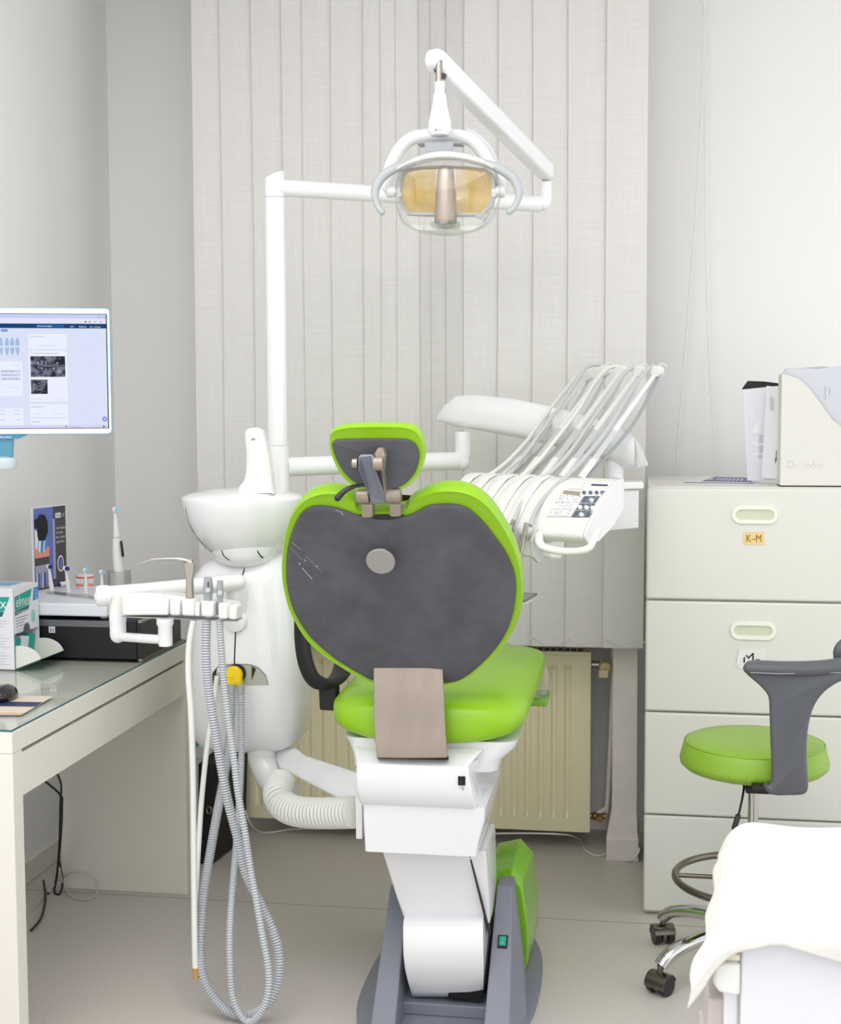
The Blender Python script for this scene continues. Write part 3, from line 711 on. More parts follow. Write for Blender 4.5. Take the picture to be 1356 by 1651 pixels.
s.ell(W_*.79, Hh*.29, W_*.095, Hh*.10, 4, 3); s.ell(W_*.79, Hh*.29, W_*.07, Hh*.08, 1, 4); s.ell(W_*.79, Hh*.29, W_*.05, Hh*.06, 0, 5)
sheet_build(s, 'printed_face', [POSTB, POSTD, PAPER, PINK, ENAMEL, BLUEP, BLACKM, mat('poster_lilac', rgb(170, 168, 190), .5)], pb)
# electric toothbrush and clear holder
tb = on_shelf(193, 948); tb.y = 3.80; tb.x = at(194, 900, 3.80).x; tb.z = zs_+.0045
et = thing('electric_toothbrush', tuple(tb), 'tall white electric toothbrush with black button strip in a clear holder', 'toothbrush')
zt1 = at(192, 867, 3.80).z; zt2 = at(189, 822, 3.80).z
m = MB(); xx = lambda f: tb.x-.010*f
m.tube([Vector((xx(0), tb.y, tb.z)), Vector((xx(.3), tb.y, tb.z+.04)), Vector((xx(.8), tb.y, (tb.z+zt1)/2+.02)), Vector((xx(1), tb.y, zt1))], [.0125, .0155, .015, .0115], 24); m.build('handle', WHITE, et)
m = MB(); m.cyl((xx(1), tb.y, zt1), (xx(1), tb.y, zt1+.002), .0118); m.build('collar_ring', GREYP, et)
m = MB(); m.tube([Vector((xx(1), tb.y, zt1+.002)), Vector((xx(1.1), tb.y, zt1+.02)), Vector((xx(1.3), tb.y, zt2-.01)), Vector((xx(1.3), tb.y, zt2))], [.0108, .008, .005, .005], 20, rnd=True)
m.cyl((xx(1.6), tb.y, zt2), (xx(.7), tb.y-.004, zt2), .0085, seg=20); m.build('head', WHITE, et)
m = MB(); m.cyl((xx(.7), tb.y-.004, zt2), (xx(.25), tb.y-.007, zt2), .0075, seg=16); m.build('bristles', BRISC, et)
m = MB(); k0 = at(195, 874, 3.785); k1 = at(199, 896, 3.785)
m.tube([Vector((k0.x, tb.y-.0135, k0.z)), Vector((k1.x-.002, tb.y-.0135, k1.z))], .004, 12, ry=.003, rnd=True); m.build('button_strip', BLACK, et)
ch = thing('brush_holder', (tb.x-.005, tb.y, zs_), 'clear acrylic holder around the electric toothbrush foot', 'holder')
hz = at(187, 922, 3.79).z
m = MB(); x0 = tb.x-.045; x1 = tb.x+.022
for lo, hi in (((x0, tb.y-.025, zs_), (x0+.002, tb.y+.025, hz)), ((x1-.002, tb.y-.025, zs_), (x1, tb.y+.025, hz)), ((x0, tb.y-.025, zs_), (x1, tb.y-.023, hz)), ((x0, tb.y+.023, zs_), (x1, tb.y+.025, hz)), ((x0, tb.y-.025, zs_), (x1, tb.y+.025, zs_+.003))): m.box(lo, hi)
m.build('walls', CLEARD, ch, smooth=0)
m = MB(); m.tube([Vector((x0, tb.y-.025, hz)), Vector((x1, tb.y-.025, hz)), Vector((x1, tb.y+.025, hz)), Vector((x0, tb.y+.025, hz)), Vector((x0, tb.y-.025, hz))], .0008, 6); m.build('rim', GREYP, ch)
# toothpaste dispenser box
bx = thing('toothpaste_box', (-1.71, 3.53, zd), 'white and teal toothpaste sample box with open dispenser flap on the desk', 'box')
A = Vector((-1.664, 3.456, zd)); B = Vector((-1.657, 3.60, zd)); Lc = A+Vector((-.1, .0, 0)); Hb = at(24, 950, 3.456).z-zd
pu = (B-A).normalized(); pv = Vector((-1, 0.03, 0)).normalized(); D = .142; Wb = .105
def bp(u, v, z): return A+pu*u+pv*v+Vector((0, 0, z))
m = MB(); t_ = .0012
m.hexa([bp(0, 0, 0), bp(0, Wb, 0), bp(t_, Wb, 0), bp(t_, 0, 0), bp(0, 0, Hb), bp(0, Wb, Hb), bp(t_, Wb, Hb), bp(t_, 0, Hb)])
m.hexa([bp(D-t_, 0, 0), bp(D-t_, Wb, 0), bp(D, Wb, 0), bp(D, 0, 0), bp(D-t_, 0, Hb), bp(D-t_, Wb, Hb), bp(D, Wb, Hb), bp(D, 0, Hb)])
m.hexa([bp(0, Wb, 0), bp(D, Wb, 0), bp(D, Wb+t_, 0), bp(0, Wb+t_, 0), bp(0, Wb, Hb), bp(D, Wb, Hb), bp(D, Wb+t_, Hb), bp(0, Wb+t_, Hb)])
m.hexa([bp(0, 0, Hb), bp(D, 0, Hb), bp(D, Wb, Hb), bp(0, Wb, Hb), bp(0, 0, Hb+t_), bp(D, 0, Hb+t_), bp(D, Wb, Hb+t_), bp(0, Wb, Hb+t_)])
m.hexa([bp(0, 0, 0), bp(D, 0, 0), bp(D, Wb, 0), bp(0, Wb, 0), bp(0, 0, t_), bp(D, 0, t_), bp(D, Wb, t_), bp(0, Wb, t_)])
# right face: opening in the lower part with a thumb notch
zo_ = Hb*.44
arcn = [(D*.5+.02*math.cos(a), zo_+.022*math.sin(a)) for a in [math.pi*k/10 for k in range(11)]]
outl = [(0, zo_), ]+[(D*.5-.02, zo_)]+[(x, z) for x, z in arcn[::-1][1:-1]]+[(D*.5+.02, zo_), (D, zo_), (D, Hb), (0, Hb)]
m.prism([bp(u, 0, z) for u, z in outl], pv*t_)
m.hexa([bp(0, 0, 0), bp(.008, 0, 0), bp(.008, t_, 0), bp(0, t_, 0), bp(0, 0, zo_), bp(.008, 0, zo_), bp(.008, t_, zo_), bp(0, t_, zo_)])
m.build('carton', PAPER, bx, smooth=0)
nR = pu.cross(Vector((0, 0, 1)))
s = Sheet(A, pu, (0, 0, 1), n=nR, off=.0006)
s.poly([(.006, Hb*.73), (D*.62, Hb*.76), (D*.72, Hb*.95), (.006, Hb*.90)], 0); s.poly([(D*.76, Hb*.79), (D-.002, Hb*.80), (D-.002, Hb*.955), (D*.8, Hb*.95)], 1)
s.poly([(.006, Hb*.665), (D*.57, Hb*.70), (D*.62, Hb*.755), (.006, Hb*.725)], 2)
s.text('elmex', .012, Hb*.765, .042, 3, 2, w=D*.56); s.text('SENSITIVE PROFESSIONAL', .010, Hb*.685, .008, 3, 2, w=D*.5)
for i in range(4): s.rect(.01, Hb*(.625-.035*i), D*(.55-.08*(i % 3)), Hb*(.635-.035*i), 4)
for i in range(2): s.rect(.014, Hb*(.50-.03*i)-.004, D*.42, Hb*(.505-.03*i)-.004, 5)
s.ell(D*.76, Hb*.6, .012, .018, 6); s.rect(0, 0, .008, zo_, 0)
for i in range(3): s.text(('MIT', 'PRO', 'NEU')[i], D*.82, Hb*(.90-.045*i), .009, 3, 2, w=.018)
sheet_build(s, 'right_print', [TEAL, BLUEP, DTEAL, ENAMEL, INKG, TEAL, mat('mint_print', rgb(150, 215, 205), .5)], bx)
s = Sheet(A-pv*0, -pv, (0, 0, 1), n=(0, -1, 0), off=.0006); s.o = A+pv*Wb
s.poly([(0, Hb*.72), (Wb-.028, Hb*.72), (Wb-.010, Hb*.90), (0, Hb*.90)], 0); s.poly([(0, Hb*.655), (Wb-.034, Hb*.655), (Wb-.028, Hb*.715), (0, Hb*.715)], 1)
s.text('elmex', Wb-.112, Hb*.76, .040, 2, 2, w=.092); 
for i in range(16):
    if i not in (3, 4, 10): s.rect(Wb-.075, Hb*(.60-.036*i), Wb-.012-.008*(i % 3), Hb*(.606-.036*i), 3)
sheet_build(s, 'front_print', [TEAL, DTEAL, ENAMEL, INKL], bx)
s = Sheet(A+Vector((0, 0, Hb+t_)), pu, pv, n=(0, 0, 1), off=.0006); s.poly([(D*.35, .04), (D*.9, .04), (D*.9, .1), (D*.45, .1)], 0)
sheet_build(s, 'top_print', [mat('top_blue', rgb(120, 175, 225), .5)], bx)
# open flap: sloping chute to the right with two quarter-round cheeks
Lf = .075; fd = Vector((.93, .05, .36)).normalized()
m = MB(); p0 = bp(.004, -.001, .003); p1 = bp(D-.004, -.001, .003)
m.prism([p0, p1, p1+fd*Lf, p0+fd*Lf], (0, 0, .0015))
for q, sg in ((p0, 1), (p1, -1)):
    qn = Vector((-fd.z, 0, fd.x)); 
    arcp = [q+Vector((0, 0, .0015))]+[q+Vector((0, 0, .0015))+fd*(Lf*math.cos(a))+qn*(Lf*.78*math.sin(a)) for a in [R(95)*k/10 for k in range(11)]]
    m.prism(arcp, pu*.0012*sg)
m.build('dispenser_flap', PAPERC, bx, smooth=0)
m = MB(); m.prism([p0-Vector((0, 0, .0012)), p1-Vector((0, 0, .0012)), p1+fd*Lf-Vector((0, 0, .0012)), p0+fd*Lf-Vector((0, 0, .0012))], (0, 0, .0010)); m.build('flap_underside', TEAL, bx, smooth=0)
m = MB()
for i, (u, w_) in enumerate(((.02, .03), (.055, .04), (.1, .03))):
    m.hexa([bp(u, .02, .004), bp(u+w_, .015, .004), bp(u+w_, .035, .004), bp(u, .04, .004), bp(u, .01, zo_-.012), bp(u+w_, .006, zo_-.02), bp(u+w_, .02, zo_-.02), bp(u, .025, zo_-.012)], i % 2)
m.build('sachet_pile', [TEAL, PAPER], bx, smooth=0, bevel=.001)

# cables below the desk
for pts, r_, mt, lab in (([(84, 1235), (98, 1262), (97, 1300), (96, 1350), (92, 1410), (88, 1438), (97, 1440), (101, 1420), (96, 1390)], .0032, BLACK, 'black cable hanging against the far desk leg'),
                         ([(60, 1250), (96, 1280), (100, 1300), (97, 1360), (88, 1430), (75, 1440), (70, 1420), (73, 1448), (66, 1480), (50, 1500)], .0036, BLACK, 'thick black cable trailing across the floor under the desk'),
                         ([(97, 1400), (102, 1425), (115, 1445), (140, 1450), (156, 1440), (154, 1420), (140, 1408), (115, 1408), (95, 1420), (75, 1440), (52, 1468)], .0022, LGREY, 'grey cable looped on the floor below the desk')):
    P = []
    for x, y in pts:
        q = at(x, y, 3.86) if y < 1405 else atz(x, y, .006)
        if q.y > 3.93: q = at(x, y, 3.93)
        if q.z < .005: q = atz(x, y, .005)
        P.append(q)
    b = MB(); b.tube(spline(P, 8), r_, 8); tag(b.build('cable', mt), lab, 'cable')

# ================================================================== MONITOR
mo = thing('monitor', tuple(at(0, 745, 3.17)), 'white framed computer monitor showing dental records, at the left edge', 'monitor')
R1 = at(181, 497, 3.22); R0 = at(181, 700, 3.22); TL = at(0, 490.5, 3.145); BL_ = at(0, 704, 3.145)
mu_ = Vector((R1.x-TL.x, R1.y-TL.y, 0)).normalized(); MWd = .50; MH = R1.z-R0.z
O_ = Vector((R0.x, R0.y, R0.z))-mu_*MWd; mn = mu_.cross(Vector((0, 0, 1)))
def rr_outline(x0, y0, x1, y1, r, n=5):
    out = []
    for cx, cy, a0 in ((x1-r, y0+r, -90), (x1-r, y1-r, 0), (x0+r, y1-r, 90), (x0+r, y0+r, 180)):
        for k in range(n+1):
            a = R(a0+90*k/n); out.append((cx+r*math.cos(a), cy+r*math.sin(a)))
    return out
def mp_(x, y, d=0): return O_+mu_*x+Vector((0, 0, y))+mn*d
m = MB(); ol = [mp_(x, y) for x, y in rr_outline(0, 0, MWd, MH, .010)]
m.pillow(ol, -mn, [(0.0012, 0), (0, .001), (0, .012), (.03, .035)]); m.build('back_shell', MONB, mo, smooth=40)
m = MB(); ol = [mp_(x, y) for x, y in rr_outline(.0018, .0018, MWd-.0018, MH-.0018, .009)]
m.pillow(ol, mn, [(0, 0), (0, .0015), (.001, .002)]); m.build('bezel', MONW, mo, smooth=40)
bz = .0115; SW, SH = MWd-2*bz+.002, MH-bz*1.0-.019
s = Sheet(mp_(bz, .019-.0035, .002), mu_, (0, 0, 1), n=mn, off=.00025)
s.rect(-.0015, -.0015, SW+.0025, SH+.0015, 15, 1)
def sx_(px): return SW-(1240-px)/1240*SW*(172.5/ (172.5))*.0 if False else SW+(px-1232)/1356*190*(SW/ (SW/ .00159))/1
# scale: 190 photo px = 1356 zoom px; metres per zoom px
mpz = (SH/(1420-85))
def X(px): return SW+(px-1232)*mpz
def Yv(py): return SH-(py-85)*mpz
def Rz(x0, y0, x1, y1, mi, l=3): s.rect(X(x0), Yv(y1), X(x1), Yv(y0), mi, l)
Rz(-2000, 85, 1232, 1420, 0, 2); s.rect(0, 0, SW, SH, 0, 2)
XL_ = 1232-SW/mpz
Rz(XL_, 85, 1232, 135, 1); Rz(XL_, 135, 1232, 188, 2); Rz(XL_, 196, 1232, 250, 3); Rz(430, 204, 745, 240, 4, 4)
Rz(XL_, 1382, 1232, 1420, 11)
for c_ in ((335, 318, 775, 492), (335, 512, 775, 1108), (335, 1136, 775, 1288), (335, 1306, 775, 1382), (XL_+80, 640, 260, 1045), (XL_+80, 1185, 262, 1382)): Rz(*c_, 5)
Rz(28, 262, 105, 292, 7, 4)
def Tz(t, x, y, h, w_, mi, l=5): s.text(t, X(x), Yv(y), h*mpz, mi, l, w=w_*mpz)
Tz('Keresés név alapján', 445, 232, 24, 165, 12); Tz('BUDA', 820, 236, 20, 45, 12); Tz('Beállítások', 920, 238, 22, 85, 12); Tz('Dr. Szabó', 1045, 240, 22, 125, 12)
Tz('Dokumentumok', 360, 353, 24, 152, 6); Tz('Új dokumentum létrehozása', 440, 455, 20, 225, 13); Tz('Csontátmenetek és dokumentumok', 360, 550, 24, 318, 6)
Tz('Új dokumentum', 365, 1082, 20, 110, 13); Tz('Összes kép', 610, 1082, 20, 108, 13); Tz('Kezelési tervek', 358, 1175, 24, 140, 6); Tz('Új kezelési terv', 380, 1255, 18, 120, 13); Tz('Összes terv', 600, 1255, 18, 120, 13); Tz('Időpontok', 358, 1350, 24, 96, 6)
Tz('Szűrővizsgálat', 150, 690, 18, 80, 13)
for i, y in enumerate((735, 779, 823)): Rz(12, y, 238, y+32, 9, 4); Tz(('Szuvas fog kezelése', 'Tömés felső zóna', 'Fogkő eltávolítás'), 20, y+24, 20, 150, 6) if False else Tz(('Szuvas fog kezelése', 'Tömés felső zóna', 'Fogkő eltávolítás')[i], 20, y+24, 20, 150+20*i, 6)
Tz('Kezelési lap', 95, 948, 20, 130, 13)
for i, y in enumerate((1215, 1258, 1325)): Tz(('Összeg', '5 000 Ft', '12 000 Ft')[i], 155, y, 18, 70, 6); Tz(('Tétel', '2 000 Ft', '6 000 Ft')[i], -20, y, 18, 70, 6)
for k, cxp in enumerate((28, 92, 152, 212, -36, -96, -156)):
    w0 = 20 if k in (0, 4) else 28
    s.poly([(X(cxp-w0+4), Yv(455)), (X(cxp+w0-4), Yv(455)), (X(cxp+w0-6), Yv(400)), (X(cxp+8), Yv(362)), (X(cxp-8), Yv(362)), (X(cxp-w0+6), Yv(400))], 8, 4)
    s.poly([(X(cxp-w0+4), Yv(475)), (X(cxp+w0-4), Yv(475)), (X(cxp+w0-8), Yv(520)), (X(cxp+8), Yv(562)), (X(cxp-8), Yv(562)), (X(cxp-w0+8), Yv(520))], 8, 4)
    Tz(str(14+k), cxp-8, 338, 18, 16, 13); Tz(str(44+k), cxp-8, 590, 18, 16, 13)
Rz(355, 576, 752, 818, 10, 4); Rz(355, 850, 545, 1018, 10, 4)
def xr(x0, y0, x1, y1):
    cx_, cy_ = (x0+x1)/2, (y0+y1)/2; W2, H2 = (x1-x0)/2, (y1-y0)/2
    s.poly([(X(cx_+W2*.62*math.cos(a)), Yv(cy_-H2*.02-H2*.55*math.sin(a))) for a in [math.pi*2*k/28 for k in range(28)]], 14, 5)
    for row, yy, sg in ((0, -.28, 1), (1, .18, -1)):
        for k in range(13):
            t = (k-6)/6.5; xx_ = cx_+W2*.5*t; y_ = cy_+H2*(yy+.12*(t*t)*sg*-1)
            s.poly([(X(xx_-W2*.028), Yv(y_-H2*.17)), (X(xx_+W2*.028), Yv(y_-H2*.17)), (X(xx_+W2*.03), Yv(y_+H2*.15)), (X(xx_-W2*.03), Yv(y_+H2*.15))], 15 if k % 3 == 0 else 10, 6)
    s.poly([(X(cx_+W2*.55*t), Yv(cy_+H2*(.05-.12*t*t))) for t in (-1, -.5, 0, .5, 1)]+[(X(cx_+W2*.55*t), Yv(cy_+H2*(.13-.12*t*t))) for t in (1, .5, 0, -.5, -1)], 15, 7)
    for t in (-.55, -.36, .34, .56): s.ell(X(cx_+W2*t), Yv(cy_+H2*(.16 if abs(t) < .5 else -.35)), W2*.05*mpz, H2*.05*mpz, 16, 8, 10)
xr(355, 576, 752, 818); xr(355, 850, 545, 1018)
s.ell(X(1195), Yv(1315), 28*mpz, 28*mpz, 17, 4); s.ell(X(1195), Yv(1315), 14*mpz, 14*mpz, 12, 5, 14); s.ell(X(1195), Yv(1315), 7*mpz, 7*mpz, 17, 6, 10)
Tz('6°C  Részben felhős', 765, 1412, 20, 155, 6); Tz('HUN', 1040, 1412, 18, 30, 6); Tz('12:41', 1098, 1398, 14, 36, 6); Tz('2023. 11. 14.', 1085, 1416, 14, 66, 6); s.ell(X(745), Yv(1400), 8*mpz, 10*mpz, 18, 5, 10); Rz(1172, 1395, 1196, 1412, 3, 5)
for x in (1160, 1215): Rz(x-7, 116, x+7, 126, 6, 5)
for x, mi in ((998, 3), (1042, 6), (1104, 13), (1172, 7)): Rz(x-8, 166, x+8, 182, mi, 5)
sheet_build(s, 'screen', [S_BG, S_BAR, S_TOP, S_NAVY, S_NAVL, S_CARD, S_TXT, S_BTN, S_TOOTH, S_CHIP, S_XRAY, S_TASK, S_WT, S_TXTL, S_XL, S_XD, S_XW, S_BLUE, screen_mat('screen_red', rgb(200, 60, 60))], mo)
cxm = MWd-.262
m = MB(); nb = [(0, 720), (32, 704), (16, 700)]
m.prism([mp_(cxm-.07, -.0005, .004), mp_(cxm+.06, -.0005, .004), mp_(cxm+.038, -.010, .004), mp_(cxm-.05, -.010, .004)], -mn*.02); m.build('logo_lip', mat('lip_blue', rgb(60, 130, 165), .3), mo, smooth=0)
s = Sheet(mp_(cxm+.0, -.0068, .0045), mu_, (0, 0, 1), n=mn, off=.0003); s.text('SAMSUNG', -.022, -.0015, .007, 0, 1, w=.044); sheet_build(s, 'lip_lettering', [ENAMEL], mo)
zb0 = at(5, 742, 3.17).z
nx_ = cxm+.004
m = MB(); m.prism([mp_(nx_-.03, -.008, -.002), mp_(nx_+.022, -.008, -.002), mp_(nx_+.018, zb0-O_.z, -.002), mp_(nx_-.03, zb0-O_.z, -.002)], -mn*.015); m.build('neck', STANDB, mo, smooth=0, bevel=.002)
m = MB(); q = mp_(nx_-.005, zb0-O_.z, -.01); m.lathe([(.012, -.022), (.03, -.02), (.034, -.004), (.03, .006), (.01, .01)], q, seg=28); 
m.tube([q+Vector((0, .0, -.008)), Vector((XL, q.y+.1, q.z-.008))], .014, 16); m.lathe([(.05, 0), (.05, .012), (.03, .02)], (XL, q.y+.1, q.z-.008), axis=(1, 0, 0)); m.build('wall_arm', mat('arm_blue', rgb(190, 204, 210), .3), mo, smooth=40)

# ================================================================== DENTAL CHAIR
dc = thing('dental_chair', (-.5, 3.4, 0), 'dental chair with apple green upholstery and grey suede back, seen from behind', 'dental chair')
TB = R(28); nB = Vector((0, -math.cos(TB), -math.sin(TB))); PB = at(650, 1100, 3.14)
def zb_(pts, P, n): return [onp(430+x/2.885, 660+y/2.885, P, n) for x, y in pts]
og = [(540, 470), (480, 476), (428, 470), (412, 428), (375, 402), (320, 389), (260, 390), (200, 407), (150, 442), (110, 500), (84, 580), (70, 680), (66, 760), (75, 840), (97, 925), (135, 1005), (185, 1080), (255, 1145), (335, 1198), (415, 1245), (500, 1276), (660, 1290), (830, 1284), (920, 1262), (990, 1215), (1060, 1150), (1120, 1080), (1162, 1000), (1186, 920), (1192, 840), (1182, 740), (1152, 640), (1102, 545), (1042, 462), (980, 410), (920, 385), (850, 376), (780, 382), (720, 404), (668, 430), (640, 468), (600, 474)]
ogp = spline(zb_(og, PB, nB), 4, True)
b = MB(); b.pillow(ogp, -nB, [(-.012, .002), (-.003, -.004), (0, .006), (-.001, .022), (-.006, .042), (-.016, .06), (-.03, .07), (-.05, .074)][0:0]+[(.012, .004), (.003, .0), (0, .008), (0, .03), (.005, .05), (.014, .064), (.03, .072), (.05, .074)])
bc = b.build('backrest', GREEN, dc, smooth=60)
gp = [(540, 512), (470, 506), (415, 496), (370, 480), (310, 462), (250, 455), (200, 462), (160, 490), (130, 540), (105, 610), (91, 690), (89, 780), (98, 850), (118, 925), (150, 990), (190, 1050), (240, 1102), (310, 1160), (380, 1206), (440, 1240), (500, 1266), (660, 1282), (830, 1276), (880, 1270), (930, 1245), (990, 1196), (1050, 1135), (1100, 1065), (1135, 985), (1153, 900), (1157, 820), (1145, 750), (1110, 670), (1060, 600), (1010, 535), (960, 487), (920, 460), (870, 448), (810, 447), (750, 455), (710, 475), (670, 495), (610, 508)]
PB2 = PB+nB*.004
gpp = spline(zb_(gp, PB2, nB), 4, True)
b = MB(); b.pillow(gpp, -nB, [(.012, .0), (.004, .0005), (0, .004), (0, .012)]); bk = b.build('back_panel', SUEDE, dc, smooth=40)
# scratches on the suede
s = MB()
for (x0, y0, x1, y1, w_) in ((165, 738, 212, 790, 1.3), (120, 620, 160, 655, .5), (150, 715, 156, 722, 2), (176, 700, 180, 705, 2), (232, 728, 236, 733, 2), (345, 478, 356, 492, 1.2), (320, 468, 348, 478, .9), (110, 640, 165, 700, .4), (180, 680, 260, 760, .35)):
    P0 = onp(430+x0/2.885, 660+y0/2.885, PB2+nB*.0008, nB); P1 = onp(430+x1/2.885, 660+y1/2.885, PB2+nB*.0008, nB)
    d = (P1-P0).normalized().cross(nB)*(w_*.0005); s.face([P0-d, P1-d, P1+d, P0+d])
s.build('scratch', mat('scratch_white', rgb(214, 210, 200), .6), bk, smooth=0)
# knob
kc = onp(430+541/2.885, 660+668/2.885, PB2, nB)
b = MB(); b.lathe([(.012, 0), (.012, .03), (.030, .030), (.032, .032), (.032, .036), (.0305, .038)], kc-nB*.002, axis=nB, seg=40); b.build('adjustment_knob', mat('knob_grey', rgb(152, 149, 145), .4), dc, smooth=30)
# tan steel strap carrying the back: curved sheet
def strap(px0, px1, y, Y): return at(px0, y, Y), at(px1, y, Y)
rows = [strap(602, 714, 1076, 3.117), strap(602, 714, 1090, 3.112), strap(602.5, 715, 1108, 3.103), strap(602, 716, 1135, 3.094), strap(602.5, 717, 1160, 3.09), strap(604, 718.5, 1185, 3.084), strap(606, 720, 1205, 3.078), strap(607.5, 721, 1222, 3.078)]
b = MB(); rings = []
for i, (l, r_) in enumerate(rows):
    n_ = 8; fr_ = [l.lerp(r_, t)+Vector((0, -.004*math.sin(math.pi*t), 0)) for t in [k/n_ for k in range(n_+1)]]
    rings.append(fr_+[p+Vector((0, .012, 0)) for p in fr_[::-1]])
b.loft(rings); b.build('back_strap', TAN, dc, smooth=50, bevel=.002)
# headrest
TH = R(20); nH = Vector((0, -math.cos(TH), -math.sin(TH))); PH = at(607, 760, 2.87)
hg = [(290, 150), (294, 118), (318, 96), (370, 84), (450, 79), (560, 78), (640, 82), (692, 100), (722, 142), (733, 200), (728, 252), (705, 310), (668, 352), (625, 378), (560, 392), (480, 388), (410, 366), (355, 322), (318, 262), (297, 205)]
b = MB(); b.pillow(spline(zb_(hg, PH, nH), 5, True), -nH, [(.010, .004), (.002, 0), (0, .006), (-.001, .02), (.004, .036), (.013, .048), (.028, .055), (.045, .057)]); b.build('headrest_cushion', GREEN, dc, smooth=60)
hs = [(303, 172), (312, 152), (340, 144), (420, 141), (520, 140), (620, 141), (668, 150), (696, 175), (707, 212), (702, 255), (685, 300), (650, 342), (605, 368), (540, 378), (470, 370), (410, 345), (360, 298), (325, 240)]
PH2 = PH+nH*.004
b = MB(); b.pillow(spline(zb_(hs, PH2, nH), 5, True), -nH, [(.008, 0), (.002, .001), (0, .004), (0, .012)]); b.build('headrest_panel', SUEDE, dc, smooth=40)
# headrest bracket
def zc_(x, y, Y): return at(430+x/2.885, 660+y/2.885, Y)
b = MB(); f0 = [zc_(425, 222, 2.80), zc_(436, 210, 2.80), zc_(488, 210, 2.80), zc_(500, 222, 2.80), zc_(500, 265, 2.80), zc_(553, 400, 2.872), zc_(553, 438, 2.885), zc_(482, 438, 2.885), zc_(478, 405, 2.872), zc_(426, 285, 2.80)]
b.prism(f0, (0, .02, 0)); b.build('headrest_link', BLUEG, dc, smooth=0, bevel=.003)
b = MB(); f0 = [zc_(500, 205, 2.802), zc_(518, 176, 2.82), zc_(541, 180, 2.82), zc_(551, 212, 2.82), zc_(545, 262, 2.82), zc_(541, 290, 2.82), zc_(556, 380, 2.872), zc_(556, 438, 2.885), zc_(545, 420, 2.885), zc_(505, 285, 2.81)]
b.prism(f0, (0, .03, 0)); b.build('side_plate', TAN, dc, smooth=0, bevel=.003)
for x0, x1, y, r_, nm in ((399, 425, 251, .0115, 'pivot_bolt'), (498, 543, 252, .0150, 'pivot_bolt')):
    a = zc_(x0, y, 2.812); c = zc_(x1, y, 2.812); b = MB(); b.lathe([(r_*.9, 0), (r_, .0015), (r_, (c-a).length-.001), (r_*.9, (c-a).length)], a, axis=(c-a), seg=28); b.build(nm, STEEL if x0 < 450 else TAN, dc, smooth=30)
for x0, x1, y, r_ in ((421, 478, 404, .0160), (556, 625, 400, .0170)):
    a = zc_(x0, y, 2.89); c = zc_(x1, y, 2.89); L = (c-a).length; b = MB(); b.lathe([(r_*.9, 0), (r_, .002), (r_, L-.002), (r_*.9, L)], a, axis=(c-a), seg=28); b.build('hinge_barrel', TAN, dc, smooth=30)
for (x0, y0), (x1, y1) in (((441, 442), (492, 505)), ((571, 442), (624, 500))):
    b = MB(); b.prism([zc_(x0, y0, 2.885), zc_(x1, y0, 2.885), zc_(x1, y1-6, 2.895), zc_(x1-10, y1, 2.90), zc_(x0+8, y1, 2.90), zc_(x0, y1-6, 2.895)], (0, .03, 0)); b.build('clamp_plate', TAN, dc, smooth=0, bevel=.002)
b = MB(); b.tube(spline([zc_(448, 352, 2.84), zc_(410, 358, 2.83), zc_(375, 372, 2.82), zc_(350, 390, 2.815), zc_(330, 412, 2.812)], 5), lambda t: .0035+.004*t, 12, ry=None, rnd=True); b.build('release_lever', mat('lever_black', rgb(34, 34, 44), .25), dc)
b = MB(); b.prism([zc_(425, 500, 2.925), zc_(440, 480, 2.925), zc_(630, 480, 2.925), zc_(645, 500, 2.925), zc_(610, 514, 2.925), zc_(460, 514, 2.925)], (0, .03, 0)); b.build('notch_slot', DARK, dc, smooth=0)
# seat: rounded cushion running away from the camera
b = MB(); rings = []
def seat_ring(Y, xl, xr, zt_, zb2, e=3.2, dish=.0):
    out = []; cx_ = (xl+xr)/2; cz_ = (zt_+zb2)/2; rx_ = (xr-xl)/2; rz_ = (zt_-zb2)/2
    for k in range(48):
        t = 2*math.pi*k/48; c_, s_ = math.cos(t), math.sin(t)
        x = cx_+rx_*math.copysign(abs(c_)**(2/e), c_); z = cz_+rz_*math.copysign(abs(s_)**(2/2.4), s_)
        if s_ > 0: z -= dish*(1-((x-cx_)/rx_)**2)
        out.append(Vector((x, Y, z)))
    return out
XLs, XRs = -.738, -.262
for Y, dl, dr, zt_, zb2 in ((3.140, .16, .16, .765, .715), (3.145, .09, .09, .785, .702), (3.16, .045, .045, .80, .695), (3.19, .015, .015, .812, .691), (3.24, .002, .002, .820, .690), (3.32, .0, .0, .824, .69), (3.45, .0, .0, .826, .69), (3.6, .004, -.003, .828, .69), (3.72, .01, -.004, .830, .70), (3.84, .012, -.002, .828, .715), (3.92, .02, .006, .81, .725), (3.97, .04, .03, .78, .73), (3.985, .1, .09, .765, .74)):
    rings.append(seat_ring(Y, XLs+dl, XRs-dr, zt_, zb2, 3.2, .012))
b.loft(rings); b.build('seat_cushion', GREEN, dc, smooth=180)
b = MB(); c = at(880, 1095, 3.93)
b.loft([[Vector((c.x+.016*math.cos(t)-.004, 3.90+i*.02, c.z-.0+.052*math.sin(t)*(1-.08*i))) for t in [2*math.pi*k/20 for k in range(20)]] for i in range(6)])
b.build('foot_cover', CLEARD, dc, smooth=60)
b = MB(); c2 = at(878, 1126, 3.93); b.box((c2.x-.05, 3.87, c2.z-.012), (c2.x+.012, 4.0, c2.z+.012)); b.build('leg_rest_side', GREENP, dc, bevel=.006)
